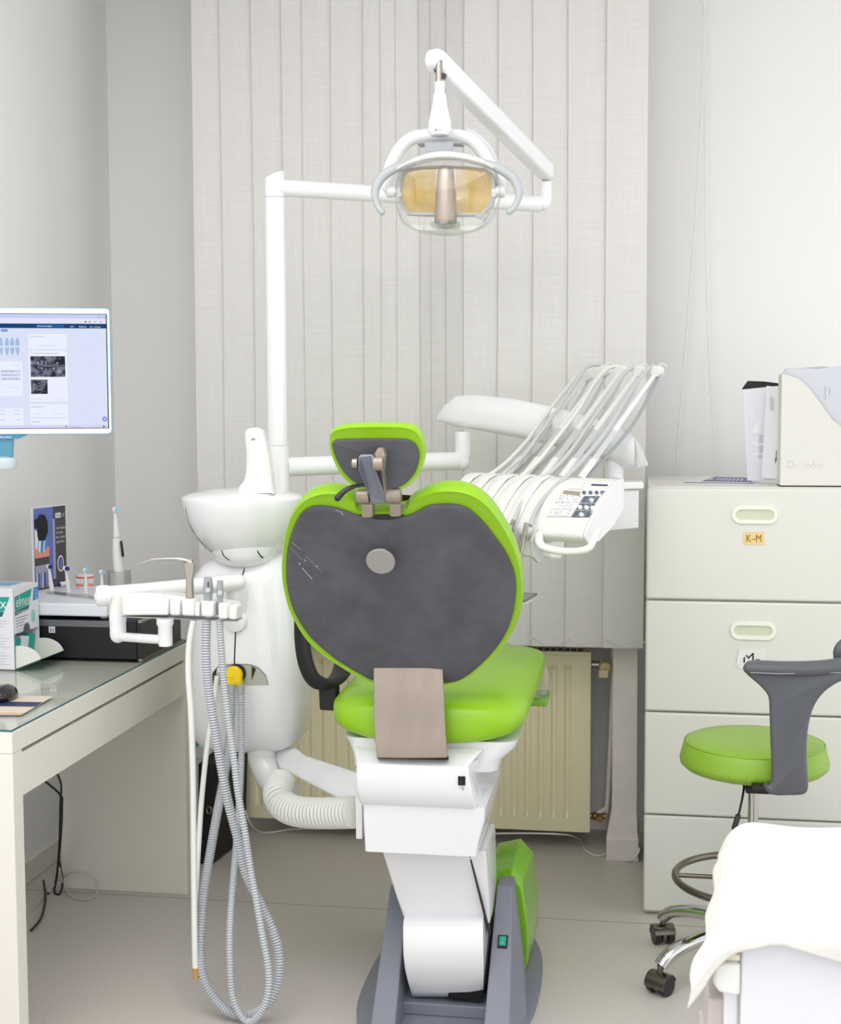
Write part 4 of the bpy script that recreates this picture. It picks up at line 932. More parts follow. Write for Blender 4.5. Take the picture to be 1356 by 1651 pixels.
# under-seat white tray
b = MB()
def zq(x, y, Y): return at(540+x/3.3639, 1160+y/3.3639, Y)
def ringxy(xl, xr, y, Y0, Y1, rd=.02):
    a = zq(xl, y, Y0); c_ = zq(xr, y, Y0); out = []
    for (px_, py_, a0) in ((a.x+rd, Y0+rd, 180), (c_.x-rd, Y0+rd, 270), (c_.x-rd, Y1-rd, 0), (a.x+rd, Y1-rd, 90)):
        for k in range(5): t = R(a0+90*k/4); out.append(Vector((px_+rd*math.cos(t), py_+rd*math.sin(t), a.z)))
    return out
b.loft([ringxy(35, 985, 95, 3.17, 3.8, .04), ringxy(62, 975, 135, 3.17, 3.75, .04), ringxy(85, 900, 200, 3.17, 3.7, .04), ringxy(90, 880, 260, 3.17, 3.6, .04)])
b.build('seat_tray', CHAIRW, dc, smooth=50)
b = MB()
b.loft([ringxy(82, 800, 150, 3.14, 3.55, .03), ringxy(95, 770, 185, 3.115, 3.5, .03), ringxy(112, 722, 236, 3.085, 3.5, .014), ringxy(108, 730, 300, 3.08, 3.5, .012), ringxy(106, 745, 370, 3.08, 3.5, .012), ringxy(122, 762, 440, 3.088, 3.5, .012), ringxy(150, 775, 478, 3.11, 3.5, .012)])
b.build('upper_housing', CHAIRW, dc, smooth=40)
b = MB(); b.hexa([zq(230, 211, 3.081), zq(617, 220, 3.081), zq(617, 214, 3.19), zq(230, 206, 3.19), zq(232, 190, 3.0885), zq(616, 196, 3.0885), zq(616, 210, 3.19), zq(232, 200, 3.19)][:8]); b.build('strap_slot', DARK, dc, smooth=0)
b = MB()
b.loft([ringxy(152, 815, 452, 3.10, 3.45, .006), ringxy(152, 812, 520, 3.10, 3.45, .006), ringxy(158, 780, 640, 3.10, 3.42, .006), ringxy(162, 768, 716, 3.10, 3.40, .006)])
b.build('lower_housing', CHAIRW, dc, smooth=30)
# side flange at right
b = MB(); b.loft([[zq(712, 235, 3.10), zq(900, 165, 3.3), zq(900, 165, 3.45), zq(712, 235, 3.45)], [zq(770, 470, 3.10), zq(845, 470, 3.3), zq(845, 470, 3.4), zq(770, 470, 3.4)], [zq(780, 500, 3.12), zq(820, 497, 3.3), zq(820, 497, 3.4), zq(780, 500, 3.4)]]); b.build('side_flange', CHAIRW, dc, smooth=30, bevel=.008, bseg=3)
b = MB(); a = zq(668, 356, 3.0785); c = zq(707, 310, 3.0785); b.box((a.x, 3.076, a.z), (c.x, 3.0835, c.z)); sw = b.build('rocker_switch', BLACKM, dc, smooth=0, bevel=.001)
b = MB(); b.box((a.x+.003, 3.073, a.z+.004), (c.x-.003, 3.078, c.z-.005)); b.build('rocker', BLACK, sw, smooth=0, bevel=.001)
s = Sheet(zq(693, 374, 3.079), (1, 0, 0), (0, 0, 1), n=(0, -1, 0), off=.0006)
for k in range(8):
    a0 = R(20+40*k); s.poly([(.0032*math.cos(a0), .0032*math.sin(a0)), (.0040*math.cos(a0), .0040*math.sin(a0)), (.0040*math.cos(a0+.4), .0040*math.sin(a0+.4)), (.0032*math.cos(a0+.4), .0032*math.sin(a0+.4))], 0, 1)
s.ell(0, -.0005, .001, .0018, 0, 1, 10); sheet_build(s, 'switch_symbol', [INK], dc)
# lift column and its rounded foot
b = MB()
b.loft([ringxy(250, 815, 690, 3.16, 3.38, .008), ringxy(258, 820, 730, 3.16, 3.38, .008), ringxy(330, 838, 960, 3.19, 3.36, .008), ringxy(372, 838, 1080, 3.20, 3.36, .008)])
b.build('lift_column', CHAIRW, dc, smooth=30)
def ringyz(x, y, Y, pad=0): pass
prof = [(1035, 3.235), (1090, 3.17), (1130, 3.150), (1200, 3.135), (1280, 3.130), (1360, 3.135), (1430, 3.150), (1475, 3.165), (1500, 3.180)]
xl = [390, 372, 370, 370, 372, 382, 398, 412, 420]; xrt = [790, 802, 803, 804, 805, 806, 806, 805, 802]
L1 = []; R1_ = []
for (y, Y), l, r_ in zip(prof, xl, xrt): L1.append(zq(l, y, Y)); R1_.append(zq(r_, y, Y))
b = MB(); rings = []
for l, r_ in zip(L1, R1_): rings.append([l, l.lerp(r_, .03)+Vector((0, -.003, 0)), l.lerp(r_, .97)+Vector((0, -.003, 0)), r_, Vector((r_.x, 3.42, r_.z)), Vector((l.x, 3.42, l.z))])
b.loft(rings); b.build('column_foot', CHAIRW, dc, smooth=50)
b = MB(); b.hexa([zq(612, 1510, 3.172), zq(800, 1530, 3.172), zq(800, 1530, 3.3), zq(612, 1510, 3.3), zq(618, 1458, 3.158), zq(806, 1466, 3.158), zq(806, 1466, 3.3), zq(618, 1458, 3.3)]); b.build('foot_notch', BLACKM, dc, smooth=0)
b = MB(); P0 = zq(722, 720, 3.158); P1 = zq(833, 1170, 3.19)
b.hexa([P0, P0+Vector((.004, 0, 0)), P0+Vector((.004, .02, 0)), P0+Vector((0, .02, 0)), P1, P1+Vector((.004, 0, 0)), P1+Vector((.004, .02, 0)), P1+Vector((0, .02, 0))]); b.build('column_seam', DARK, dc, smooth=0)
b = MB()
for x in (455, 495): b.ball(zq(x, 719, 3.157), .0022, seg=10)
b.build('screw_hole', DARK, dc)
# floor base: two cheeks, deck, round flange, green cover
b = MB()
def cheek(pts_front, thick_l, yb, name, mt):
    pass
lt = zq(300, 905, 3.36); lb = zq(187, 1700, 3.02)
b.loft([[Vector((lb.x, lb.y, .012)), Vector((lb.x+.058, lb.y, .012)), Vector((lb.x+.058, 3.75, .012)), Vector((lb.x, 3.75, .012))],
        [Vector((lb.x, lb.y, .045)), Vector((lb.x+.058, lb.y, .045)), Vector((lb.x+.058, 3.74, .045)), Vector((lb.x, 3.74, .045))],
        [Vector((lt.x, lt.y, lt.z)), Vector((lt.x+.045, lt.y, lt.z)), Vector((lt.x+.045, 3.7, lt.z)), Vector((lt.x, 3.7, lt.z))]])
b.build('base_cheek', GREYB, dc, smooth=0, bevel=.004)
b = MB(); t0 = zq(880, 902, 3.34); t1 = zq(972, 908, 3.34); q0 = zq(800, 1740, 3.02); q1 = zq(945, 1740, 3.02); q2 = zq(1035, 1500, 3.3)
b.loft([[Vector((q0.x, 3.02, .012)), Vector((q1.x, 3.02, .012)), Vector((q1.x+.030, 3.16, .012)), Vector((q1.x+.004, 3.44, .012)), Vector((q0.x, 3.44, .012))],
        [Vector((q0.x, 3.02, .045)), Vector((q1.x, 3.02, .045)), Vector((q1.x+.026, 3.18, .045)), Vector((q1.x+.002, 3.44, .045)), Vector((q0.x, 3.44, .045))],
        [Vector((t0.x, 3.34, t0.z)), Vector((t1.x-.004, 3.34, t0.z)), Vector((t1.x-.003, 3.36, t0.z)), Vector((t1.x-.006, 3.42, t0.z)), Vector((t0.x, 3.42, t0.z))]])
cr_ = b.build('base_cheek', GREYB, dc, smooth=0, bevel=.004)
bvh_c = BVHTree.FromPolygons([cr_.location+v.co+ROOT[dc.name] for v in cr_.data.vertices], [tuple(p.vertices) for p in cr_.data.polygons])
c0 = surf(bvh_c, *((540+910/3.3639), (1160+1207/3.3639)))
nC = Vector((0, -(t0.z-.045), (3.34-3.02)*-1)).normalized(); nC = Vector((0, -(t0.z-.045), (3.34-3.02))).normalized()
uC = Vector((1, 0, 0)); vC = Vector((0, nC.z, -nC.y)).normalized()
def plate(c, w_, h_, d, nm, mt, par, u=uC, v=vC, n=nC, bev=.001):
    m = MB(); P = [c-u*w_-v*h_, c+u*w_-v*h_, c+u*w_+v*h_, c-u*w_+v*h_]; m.prism([p-n*.002 for p in P], n*(d+.002)); return m.build(nm, mt, par, smooth=0, bevel=bev)
ps = plate(c0, .012, .017, .003, 'power_switch', BLACKM, dc); plate(c0+nC*.003, .0085, .0125, .002, 'rocker', mat('switch_green', rgb(0, 150, 125), .3), ps)
s = Sheet(c0+nC*.0052, uC, vC, n=nC, off=.0003); s.rect(-.0004, .003, .0004, .007, 0); 
for k in range(10): 
    a0 = 2*math.pi*k/10; s.poly([(.002*math.cos(a0), -.005+.002*math.sin(a0)), (.0026*math.cos(a0), -.005+.0026*math.sin(a0)), (.0026*math.cos(a0+.63), -.005+.0026*math.sin(a0+.63)), (.002*math.cos(a0+.63), -.005+.002*math.sin(a0+.63))], 0)
sheet_build(s, 'switch_symbol', [PAPER], dc)
b = MB(); b.box((lb.x+.05, 3.06, .012), (q0.x+.01, 3.7, .03)); b.box((lb.x+.05, 3.16, .03), (q0.x+.01, 3.7, .06)); b.build('base_deck', GREYB, dc, smooth=0, bevel=.003)
b = MB(); b.box((lb.x+.058, 3.24, .06), (q0.x, 3.6, .16)); b.build('motor_block', BLACKM, dc, smooth=0)
b = MB(); b.loft([sup(-.465, 3.42, 0, .225, .44, 2.6, 48), sup(-.465, 3.42, .010, .225, .44, 2.6, 48), sup(-.465, 3.42, .018, .21, .425, 2.6, 48)]); b.build('floor_flange', GREYB, dc, smooth=30)
g = lambda x, y, Y: zq(x, y, Y)
b = MB()
cf = [at(x, y, 3.46) for x, y in ((786, 1610), (786, 1418), (826, 1412), (842, 1432), (852, 1500), (852, 1548), (843, 1585))]
cb = [Vector((p.x+dx, 3.72, max(.013, p.z+dz))) for p, dx, dz in zip(cf, (0, 0, .0, .008, .008, .006, -.004), (0, .014, .018, .012, 0, 0, 0))]
cf[0].z = cf[6].z = .013
cm = [p.lerp(q, .15)+Vector((0, 0, .012 if 0 < i < 4 else 0)) for i, (p, q) in enumerate(zip(cf, cb))]
b.loft([cf, cm, cb]); b.build('base_cover', GREENP, dc, smooth=25, bevel=.005, bseg=3)
# armrest at left: black padded loop on a black stub
b = MB(); P = [at(x, y, Y) for x, y, Y in ((487, 1000, 3.28), (487, 1030, 3.28), (492, 1065, 3.27), (503, 1092, 3.27), (520, 1103, 3.28), (538, 1099, 3.32), (550, 1085, 3.38), (556, 1066, 3.42))]
b.tube(spline(P, 6), .014, 16, ry=.03, rnd=False); b.build('armrest', BLACKM, dc, smooth=60)
b = MB(); P = [at(x, y, 3.29) for x, y in ((513, 1100), (542, 1095), (543, 1147), (515, 1145))]; b.prism(P, (0, .04, 0)); b.build('armrest_post', BLACKM, dc, smooth=0, bevel=.004)

# ================================================================== DENTAL UNIT (cuspidor column, pole, connecting beam)
UY = 3.68
du = thing('dental_unit', tuple(at(410, 1207, UY)), 'white cuspidor unit with spittoon bowl and pole, left of the chair', 'dental unit')
def xat(px, py, Y): return at(px, py, Y).x
b = MB(); rings = []
for y, l, r_, ry_ in ((893, 372, 462, .06), (898, 352, 470, .09), (910, 336, 476, .115), (935, 319, 481, .135), (1000, 315, 487, .145), (1060, 314, 493, .15), (1130, 314, 497, .15), (1170, 316, 495, .145), (1192, 320, 489, .135), (1202, 328, 480, .12), (1207, 342, 468, .10)):
    q = at((l+r_)/2, y, UY-ry_*.5); x0 = xat(l, y, UY); x1 = xat(r_, y, UY); rings.append(sup((x0+x1)/2, UY, q.z, (x1-x0)/2, ry_, 3, 48))
b.loft(rings); bv = bvh_of(b); b.build('column_body', ENAMEL, du, smooth=180)
# large round side cheek on the right of the body
b = MB()
def patch(bv, pts, off=.0012):
    return [surf(bv, x, y, off) for x, y in pts]
def seam(bv, pts, w_, par, mt, nm='body_seam', off=.0006):
    P = [surf(bv, x, y, off) for x, y in pts]; P = [p for p in P if p]; m = MB(); m.tube(spline(P, 4), w_, 8); return m.build(nm, mt, par)
seam(bv, [(396, 908), (393, 922), (387, 940), (384, 960), (382, 978)], .0018, du, DARK)
seam(bv, [(380, 1016), (379, 1040), (378, 1070)], .0018, du, DARK)
m = MB(); m.box((0, 0, 0), (0, 0, 0)) if False else None
hp = surf(bv, 381, 1000, 0); m.lathe([(.012, -.02), (.031, -.02), (.033, 0), (.03, .012), (.012, .016)], hp, axis=(-.2, -1, 0), seg=32); m.build('hinge_knob', ENAMEL, du, smooth=40)
sl = [(343, 1105), (343, 1085), (352, 1074), (372, 1071), (400, 1071), (416, 1076), (428, 1088), (433, 1104)]
m = MB(); rows = []
for k in range(15):
    x = 343.5+(432.5-343.5)*k/14; e = (x-388)/45
    yt_ = 1071+30*max(0, abs(e)-.35)**2.0*2.2; yt_ = min(yt_, 1103)
    rows.append(patch(bv, [(x, yt_+(1104.5-yt_)*r_/5) for r_ in range(6)], .0009))
m.loft(rows, cap=False, closed=False); P = patch(bv, sl, .0006)
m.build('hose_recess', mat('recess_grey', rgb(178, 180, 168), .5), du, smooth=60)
m = MB(); m.tube(P+[P[0]], .0012, 6); m.build('recess_rim', SEAM, du)
m = MB(); m.face(patch(bv, [(344, 1104), (344, 1086), (350, 1076), (349, 1090)], .002)); m.face(patch(bv, [(406, 1074), (413, 1078), (406, 1097)], .002)); m.build('recess_opening', DARK, du, smooth=0)
# disc connector
yc = surf(bv, 379, 1087, .02)
m = MB(); m.cyl(yc+Vector((0, .012, 0)), yc+Vector((0, -.010, 0)), .0245, seg=36); 
for dx_ in (-.0125, .0125): m.box(yc+Vector((dx_-.0115, -.0095, -.030)), yc+Vector((dx_+.0115, .010, -.002)))
yv = m.build('hose_coupling', YELL, du, smooth=30, bevel=.0015); 
m = MB(); m.lathe([(.004, 0), (.005, .003), (.003, .004)], yc+Vector((0, -.010, 0)), axis=(0, -1, 0)); m.build('centre_screw', YELL, yv)
m = MB(); m.cyl(yc+Vector((.005, .026, .003)), yc+Vector((.005, .013, .003)), .0255, seg=36); m.build('coupling_back', DARK, du)
# bowl
bz0 = at(392, 808, 3.5).z; bc_ = Vector((xat(391, 808, 3.62), 3.62, bz0)); rw = (xat(487, 808, 3.62)-xat(297, 808, 3.62))/2
zlo = at(392, 903, 3.6).z
b = MB(); b.lathe([(rw*.30, zlo-bz0), (rw*.42, (zlo-bz0)*.95), (rw*.62, (zlo-bz0)*.80), (rw*.80, (zlo-bz0)*.58), (rw*.92, (zlo-bz0)*.34), (rw*.985, (zlo-bz0)*.12), (rw, -.002), (rw*.995, .003), (rw*.96, .008), (rw*.8, .016), (rw*.5, .024), (rw*.2, .027), (.01, .027)], bc_, seg=64, sy=.95)
bv2 = bvh_of(b); b.build('cuspidor_bowl', ENAMEL, du, smooth=60)
m = MB(); P = patch(bv2, [(352, 880), (356, 845), (372, 845), (406, 846), (409, 864), (402, 872), (390, 880)], .001)
seam(bv2, [(299, 818), (305, 843), (318, 866), (336, 886), (350, 894)], .0011, du, SEAM)
# collar panels under the bowl
b = MB(); q = at(392, 892, 3.58); b.lathe([(.05, -.035), (.075, -.022), (.088, .0), (.092, .02), (.06, .03)], (bc_.x+.008, 3.6, q.z), seg=40, sy=.9); bv3 = bvh_of(b); b.build('bowl_collar', ENAMEL, du, smooth=60)
seam(bv3, [(357, 880), (358, 889), (362, 897), (370, 903)], .0014, du, DARK); seam(bv3, [(412, 881), (416, 890), (421, 897), (424, 899)], .0016, du, DARK)
# glass filler
b = MB(); fo = [(560, 170), (600, 146), (650, 146), (688, 172), (705, 225), (722, 290), (745, 400), (758, 500), (768, 590), (775, 645), (768, 668), (620, 676), (520, 672), (500, 655), (506, 612), (535, 575), (556, 530), (566, 450), (566, 330), (556, 240)]
P = spline([at(280+x/4.843, 660+y/4.843, 3.53) for x, y in fo], 3, True)
b.pillow(P, (0, 1, 0), [(.004, -.004), (0, .0), (0, .03), (.005, .045)]); b.build('glass_filler', WHITE, du, smooth=50)
b = MB(); q = at(280+621/4.843, 660+232/4.843, 3.526); b.tube([q+Vector((-.003, 0, 0)), q+Vector((.003, 0, 0))], .0030, 12, rnd=True); b.build('filler_sensor', GREYP, du)
b = MB(); q = at(402, 800, 3.55); b.prism([at(388, 799, 3.535), at(438, 797, 3.535), at(432, 812, 3.535), at(386, 812, 3.535)], (0, .02, 0)); b.build('filler_shadow_gap', GREYP, du, smooth=0) if False else b.bm.free()
# pole
PY = 3.75
pxx = xat(443, 290, PY); pr_ = (xat(459.5, 400, PY)-xat(427, 400, PY))/2
zt_ = at(443, 319, PY).z; z0_ = at(443, 800, PY).z-.08; zj = at(443, 718, PY).z
b = MB(); b.cyl((pxx, PY, zj), (pxx, PY, zt_), pr_, seg=36); b.build('pole', ENAMEL, du, smooth=40)
b = MB(); tl = at(427, 291, PY).z; trr = at(459, 276, PY).z; rings = []
r_a = [Vector((pxx+pr_*1.01*math.cos(2*math.pi*k/36), PY+pr_*1.01*math.sin(2*math.pi*k/36), zt_+.001)) for k in range(36)]
r_b = [Vector((p.x, p.y, tl+(trr-tl)*((p.x-pxx)/pr_+1)/2)) for p in r_a]
b.loft([r_a, r_b]); b.build('pole_cap', ENAMEL, du, smooth=40)
b = MB(); b.lathe([(pr_*1.12, z0_-zj), (pr_*1.12, -.002), (pr_*1.02, 0)], (pxx, PY, zj-.001), seg=36); b.build('pole_sleeve', ENAMEL, du, smooth=40)
# beam and elbow joining the chair
b = MB(); 
b.loft([[at(436, 1206, 3.62), at(478, 1206, 3.62), at(478, 1206, 3.72), at(436, 1206, 3.72)], [at(450, 1238, 3.58), at(492, 1218, 3.58), at(492, 1218, 3.68), at(450, 1238, 3.68)], [at(545, 1288, 3.30), at(572, 1244, 3.30), at(572, 1244, 3.40), at(545, 1288, 3.40)], [at(575, 1292, 3.26), at(590, 1248, 3.26), at(590, 1248, 3.36), at(575, 1292, 3.36)]])
b.build('link_beam', ENAMEL, du, smooth=40, bevel=.006, bseg=3)
b = MB(); b.tube(spline([at(421, 1200, 3.60), at(423, 1225, 3.60), at(432, 1250, 3.58), at(446, 1268, 3.55), at(470, 1280, 3.52)], 5), [.040-.0004*i for i in range(21)], 20); b.build('drain_elbow', ENAMEL, du, smooth=60)
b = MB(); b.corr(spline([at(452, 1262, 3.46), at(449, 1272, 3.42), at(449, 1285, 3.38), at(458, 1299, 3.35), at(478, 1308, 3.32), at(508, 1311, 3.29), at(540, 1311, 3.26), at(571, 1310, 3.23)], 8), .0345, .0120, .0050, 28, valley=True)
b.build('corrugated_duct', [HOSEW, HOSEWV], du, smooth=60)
b = MB(); b.prism([at(573, 1285, 3.20), at(584, 1285, 3.20), at(584, 1353, 3.20), at(574, 1353, 3.20)], (0, .09, 0)); b.build('duct_flange', WHITE, du, smooth=0, bevel=.002)

# ================================================================== OPERATING LAMP
ol_ = thing('operating_lamp', tuple(at(718, 375, 3.4)), 'white dental operating lamp with amber reflector hanging from the pole arm', 'lamp')
def zl(x, y, Y): return at(400+x/2.6077, 50+y/2.6077, Y)
a0 = Vector((pxx+pr_*.5, PY, at(443, 303, PY).z)); e1 = at(872, 329, 3.98); e0 = at(880, 322, 3.98)
b = MB(); b.tube([a0, a0.lerp(e1, .5), e1], .0235, 24); b.build('pole_arm', ENAMEL, ol_, smooth=60)
b = MB(); b.tube(spline([e1+Vector((-.02, 0, -.0005)), e1, at(878, 327, 3.98), at(880, 318, 3.98), at(880, 294, 3.98)], 6), .0175, 24); b.ball(at(876, 328, 3.98), .021); b.build('arm_elbow', ENAMEL, ol_, smooth=60)
b = MB(); b.cyl(at(880, 296, 3.98), at(880, 284, 3.975), .010); b.build('arm_pin', STEEL, ol_)
s0 = at(879, 275, 3.96); s1 = at(703, 98, 3.42)
dS = (s1-s0).normalized(); upS = Vector((0, 0, 1)); sd = dS.cross(upS).normalized(); us = sd.cross(dS).normalized()
def srect(c, w_, h_, rd=.3, n_=6, d=dS):
    out = []
    for cx, cy, a_0 in ((1, -1, -90), (1, 1, 0), (-1, 1, 90), (-1, -1, 180)):
        r_ = min(w_, h_)*rd
        for k in range(n_+1):
            a = R(a_0+90*k/n_); out.append(c+sd*(cx*(w_-r_)+r_*math.cos(a))+us*(cy*(h_-r_)+r_*math.sin(a)))
    return out
Ls = (s1-s0).length
b = MB(); b.loft([srect(s0+dS*(-.026), .018, .012, .5), srect(s0+dS*(-.022), .021, .020, .5), srect(s0, .022, .024, .45), srect(s0.lerp(s1, .5), .022, .026, .45), srect(s1, .022, .027, .5), srect(s1+dS*.018, .021, .023, .8), srect(s1+dS*.028, .014, .013, .8), srect(s1+dS*.030, .006, .005, .8)]); b.build('spring_arm', ENAMEL, ol_, smooth=50)
LY = 3.40
h0 = zl(803, 160, LY); h1 = zl(803, 222, LY)
b = MB(); b.cyl(h0+Vector((.0, .0, .02)), h1, .0085); b.build('drop_shaft', STEEL, ol_)
b = MB(); c_ = zl(797, 168, LY-.005); b.prism([zl(778, 160, LY-.004), zl(832, 180, LY-.004), zl(824, 200, LY-.004), zl(808, 192, LY-.004), zl(784, 172, LY-.004)], (0, .02, 0)); b.build('shaft_slot', BLACK, ol_, smooth=0)
zz = lambda y: zl(806, y, LY).z
cxl = zl(806, 300, LY).x
b = MB(); b.lathe([(.0125, zz(215)), (.0125, zz(260)), (.0150, zz(265)), (.0195, zz(320)), (.0265, zz(375)), (.0282, zz(388)), (.0275, zz(392)), (.0282, zz(394)), (.0285, zz(425)), (.022, zz(440))][::-1], (cxl, LY, 0), seg=36); b.build('cone_hub', ENAMEL, ol_, smooth=30)
s = Sheet((cxl-.006, LY-.0287, zz(428)), (1, 0, 0), (0, 0, 1), n=(0, -1, 0), off=.0006); s.ell(0, .002, .0018, .0018, 0); s.text('planmeca', .004, 0, .005, 1, 1, w=.012); sheet_build(s, 'hub_lettering', [NAVY, INKG], ol_)
# yoke: broad arch from pivot to pivot
def lz(x, y, Y=LY): return at(600+x/5.424, 200+y/5.424, Y)
yk = [(165, 600), (135, 560), (133, 500), (150, 410), (185, 320), (235, 230), (310, 150), (400, 110), (510, 100), (600, 98), (690, 100), (790, 112), (880, 152), (955, 232), (1010, 320), (1060, 400), (1110, 500), (1128, 560), (1105, 600)]
P = spline([lz(x, y, LY+.02+.05*math.sin(math.pi*i/(len(yk)-1))) for i, (x, y) in enumerate(yk)], 5)
b = MB(); n_ = len(P); b.tube(P, [(.0095+.0065*math.sin(math.pi*i/(n_-1))**2) for i in range(n_)], 16, ry=.017); b.build('yoke', ENAMEL, ol_, smooth=60)
yo = [(150, 400), (160, 330), (200, 240), (265, 160), (350, 95), (400, 78)]
for pts in (yo, [(1200-x+20, y) for x, y in yo]):
    b = MB(); b.tube(spline([lz(x, y, LY+.07) for x, y in pts], 5), .009, 12, ry=.016, rnd=True); b.build('yoke_cover', LGREY, ol_, smooth=60)
b = MB(); b.loft([[lz(450, 150, LY+.0), lz(720, 150, LY+.0), lz(720, 150, LY+.06), lz(450, 150, LY+.06)], [lz(478, 270, LY+.0), lz(692, 262, LY+.0), lz(692, 262, LY+.06), lz(478, 270, LY+.06)]]); b.prism([lz(385, 172, LY+.0), lz(420, 152, LY), lz(760, 152, LY), lz(795, 172, LY), lz(700, 166, LY), lz(480, 166, LY)], (0, .05, 0)); b.build('lamp_block', GREYP, ol_, smooth=0, bevel=.003)
# rear housing, reflector, shield
def head(pts, Y): return [lz(x, y, Y) for x, y in pts]
shield = [(205, 600), (212, 500), (240, 410), (290, 350), (370, 320), (480, 308), (620, 303), (780, 308), (920, 318), (1020, 350), (1080, 410), (1105, 500), (1118, 600), (1100, 700), (1055, 800), (1000, 870), (900, 925), (760, 960), (640, 966), (520, 958), (390, 925), (280, 870), (235, 780), (212, 690)]
b = MB(); P = spline(head(shield, LY-.03), 3, True); b.pillow(P, (0, -1, 0), [(0, -.035), (0, .0), (.006, .014), (.02, .026), (.05, .036)]); 
for f in list(b.bm.faces):
    if len(f.verts) > 6 and min(v.co.y for v in f.verts) > LY-.01: b.bm.faces.remove(f)
b.build('clear_shield', CLEAR, ol_, smooth=60)
b = MB(); b.tube(spline(head(shield, LY-.031), 3, True)+[spline(head(shield, LY-.031), 3, True)[0]], .0022, 8); b.tube(spline(head(shield, LY+.002), 3, True)+[spline(head(shield, LY+.002), 3, True)[0]], .0022, 8); b.build('shield_rim', CLEARD, ol_, smooth=60)
# inner frame ring (grey) and amber panes
frame_o = [(235, 600), (240, 470), (300, 392), (420, 370), (620, 362), (850, 370), (980, 388), (1050, 430), (1075, 520), (1072, 640), (1040, 760), (975, 850), (900, 800), (620, 800), (400, 796), (300, 790), (262, 740), (238, 680)]
frame_i = [(248, 600), (255, 490), (310, 402), (430, 384), (620, 378), (850, 380), (970, 402), (1030, 450), (1048, 520), (1042, 620), (1010, 720), (930, 782), (860, 778), (620, 772), (400, 772), (320, 768), (280, 720), (254, 660)]
b = MB(); o1 = head(frame_o, LY+.01); i1 = head(frame_i, LY+.01); N_ = len(o1)
for i in range(N_):
    j = (i+1) % N_
    b.hexa([o1[i], o1[j], i1[j], i1[i], o1[i]+Vector((0, .02, 0)), o1[j]+Vector((0, .02, 0)), i1[j]+Vector((0, .02, 0)), i1[i]+Vector((0, .02, 0))])
b.build('inner_frame', HEADW, ol_, smooth=30)
for nm, (x0, x1) in (('reflector', (250, 560)), ('reflector', (730, 1046))):
    m = MB(); rows = []
    for j in range(9):
        y = 382+(775-382)*j/8; row = []
        for i in range(11):
            x = x0+(x1-x0)*i/10; fx = (x-640)/420; fy = (y-590)/200
            # keep rounded outer corners
            if abs(fx) > .75 and abs(fy) > .8: x = 640+math.copysign(.93-.0*abs(fy), fx)*420*.88; 
            row.append(lz(x, y, LY+.075-.06*min(1, fx*fx)-.02*min(1, fy*fy)))
        rows.append(row)
    m.loft(rows, cap=False, closed=False); m.build(nm, AMBER, ol_, smooth=60)
b = MB(); zt4 = lz(650, 382, LY).z; zb4 = lz(640, 862, LY).z; cxp = lz(643, 600, LY).x; w0 = (lz(738, 700, LY).x-lz(540, 700, LY).x)/2
b.lathe([(w0*.55, zt4), (w0*.72, zt4-.006), (w0*.78, zt4-.03), (w0*.92, (zt4+zb4)/2), (w0, zb4+.01), (w0, zb4)][::-1], (cxp, LY-.0, 0), seg=32); b.build('bulb_cover', TAN if False else mat('bulb_steel', rgb(178, 166, 154), .35, metal=.6), ol_, smooth=40)
b = MB(); b.lathe([(w0*1.05, 0), (w0*1.35, .004), (w0*1.3, .012), (w0*1.02, .016)], (cxp, LY, zb4-.012), seg=32); 
b.loft([[lz(380, 930, LY-.01), lz(900, 930, LY-.01), lz(900, 930, LY+.03), lz(380, 930, LY+.03)], [lz(290, 815, LY-.0), lz(985, 830, LY-.0), lz(985, 830, LY+.04), lz(290, 815, LY+.04)]])
b.build('lower_tray', CLEARD, ol_, smooth=40)
# top white brow
br = [(230, 380), (300, 340), (380, 305), (480, 272), (590, 255), (700, 255), (820, 272), (930, 303), (1010, 335), (1070, 370)]
b = MB(); P = spline([lz(x, y+26, LY-.012) for x, y in br], 5); n_ = len(P); b.tube(P, [.004+.0068*math.sin(math.pi*i/(n_-1)) for i in range(n_)], 14, ry=.026); b.build('brow', ENAMEL, ol_, smooth=60)
hl = [(370, 335), (300, 360), (220, 380), (140, 420), (75, 480), (35, 550), (25, 620), (35, 680), (60, 740), (88, 770)]
for pts in (hl, [(960, 335), (1030, 355), (1100, 385), (1180, 430), (1240, 480), (1275, 550), (1285, 610), (1272, 670), (1240, 730), (1198, 770)]):
    b = MB(); P = spline([lz(x, y, LY-.02-.02*(i/9)) for i, (x, y) in enumerate(pts)], 5); n_ = len(P); b.tube(P, [(.006+.006*math.sin(math.pi*min(1, (i/(n_-1))*1.0+.12)) if i < n_*.8 else .0075) for i in range(n_)], 16, rnd=True); b.build('handle', HEADW, ol_, smooth=60)
for x, sg in ((170, -1), (1125, 1)):
    q = lz(x, 590, LY+.01); b = MB(); b.lathe([(.012, -.012), (.015, -.010), (.016, 0), (.012, .012), (.007, .014), (.007, .022)], q, axis=(-sg, 0, 0), seg=24); b.build('pivot', ENAMEL, ol_, smooth=40)
    q = lz(235 if sg < 0 else 1065, 615, LY-.034); b = MB(); b.cyl(q+Vector((0, .03, 0)), q, .006); b.build('shield_clip', LGREY, ol_)

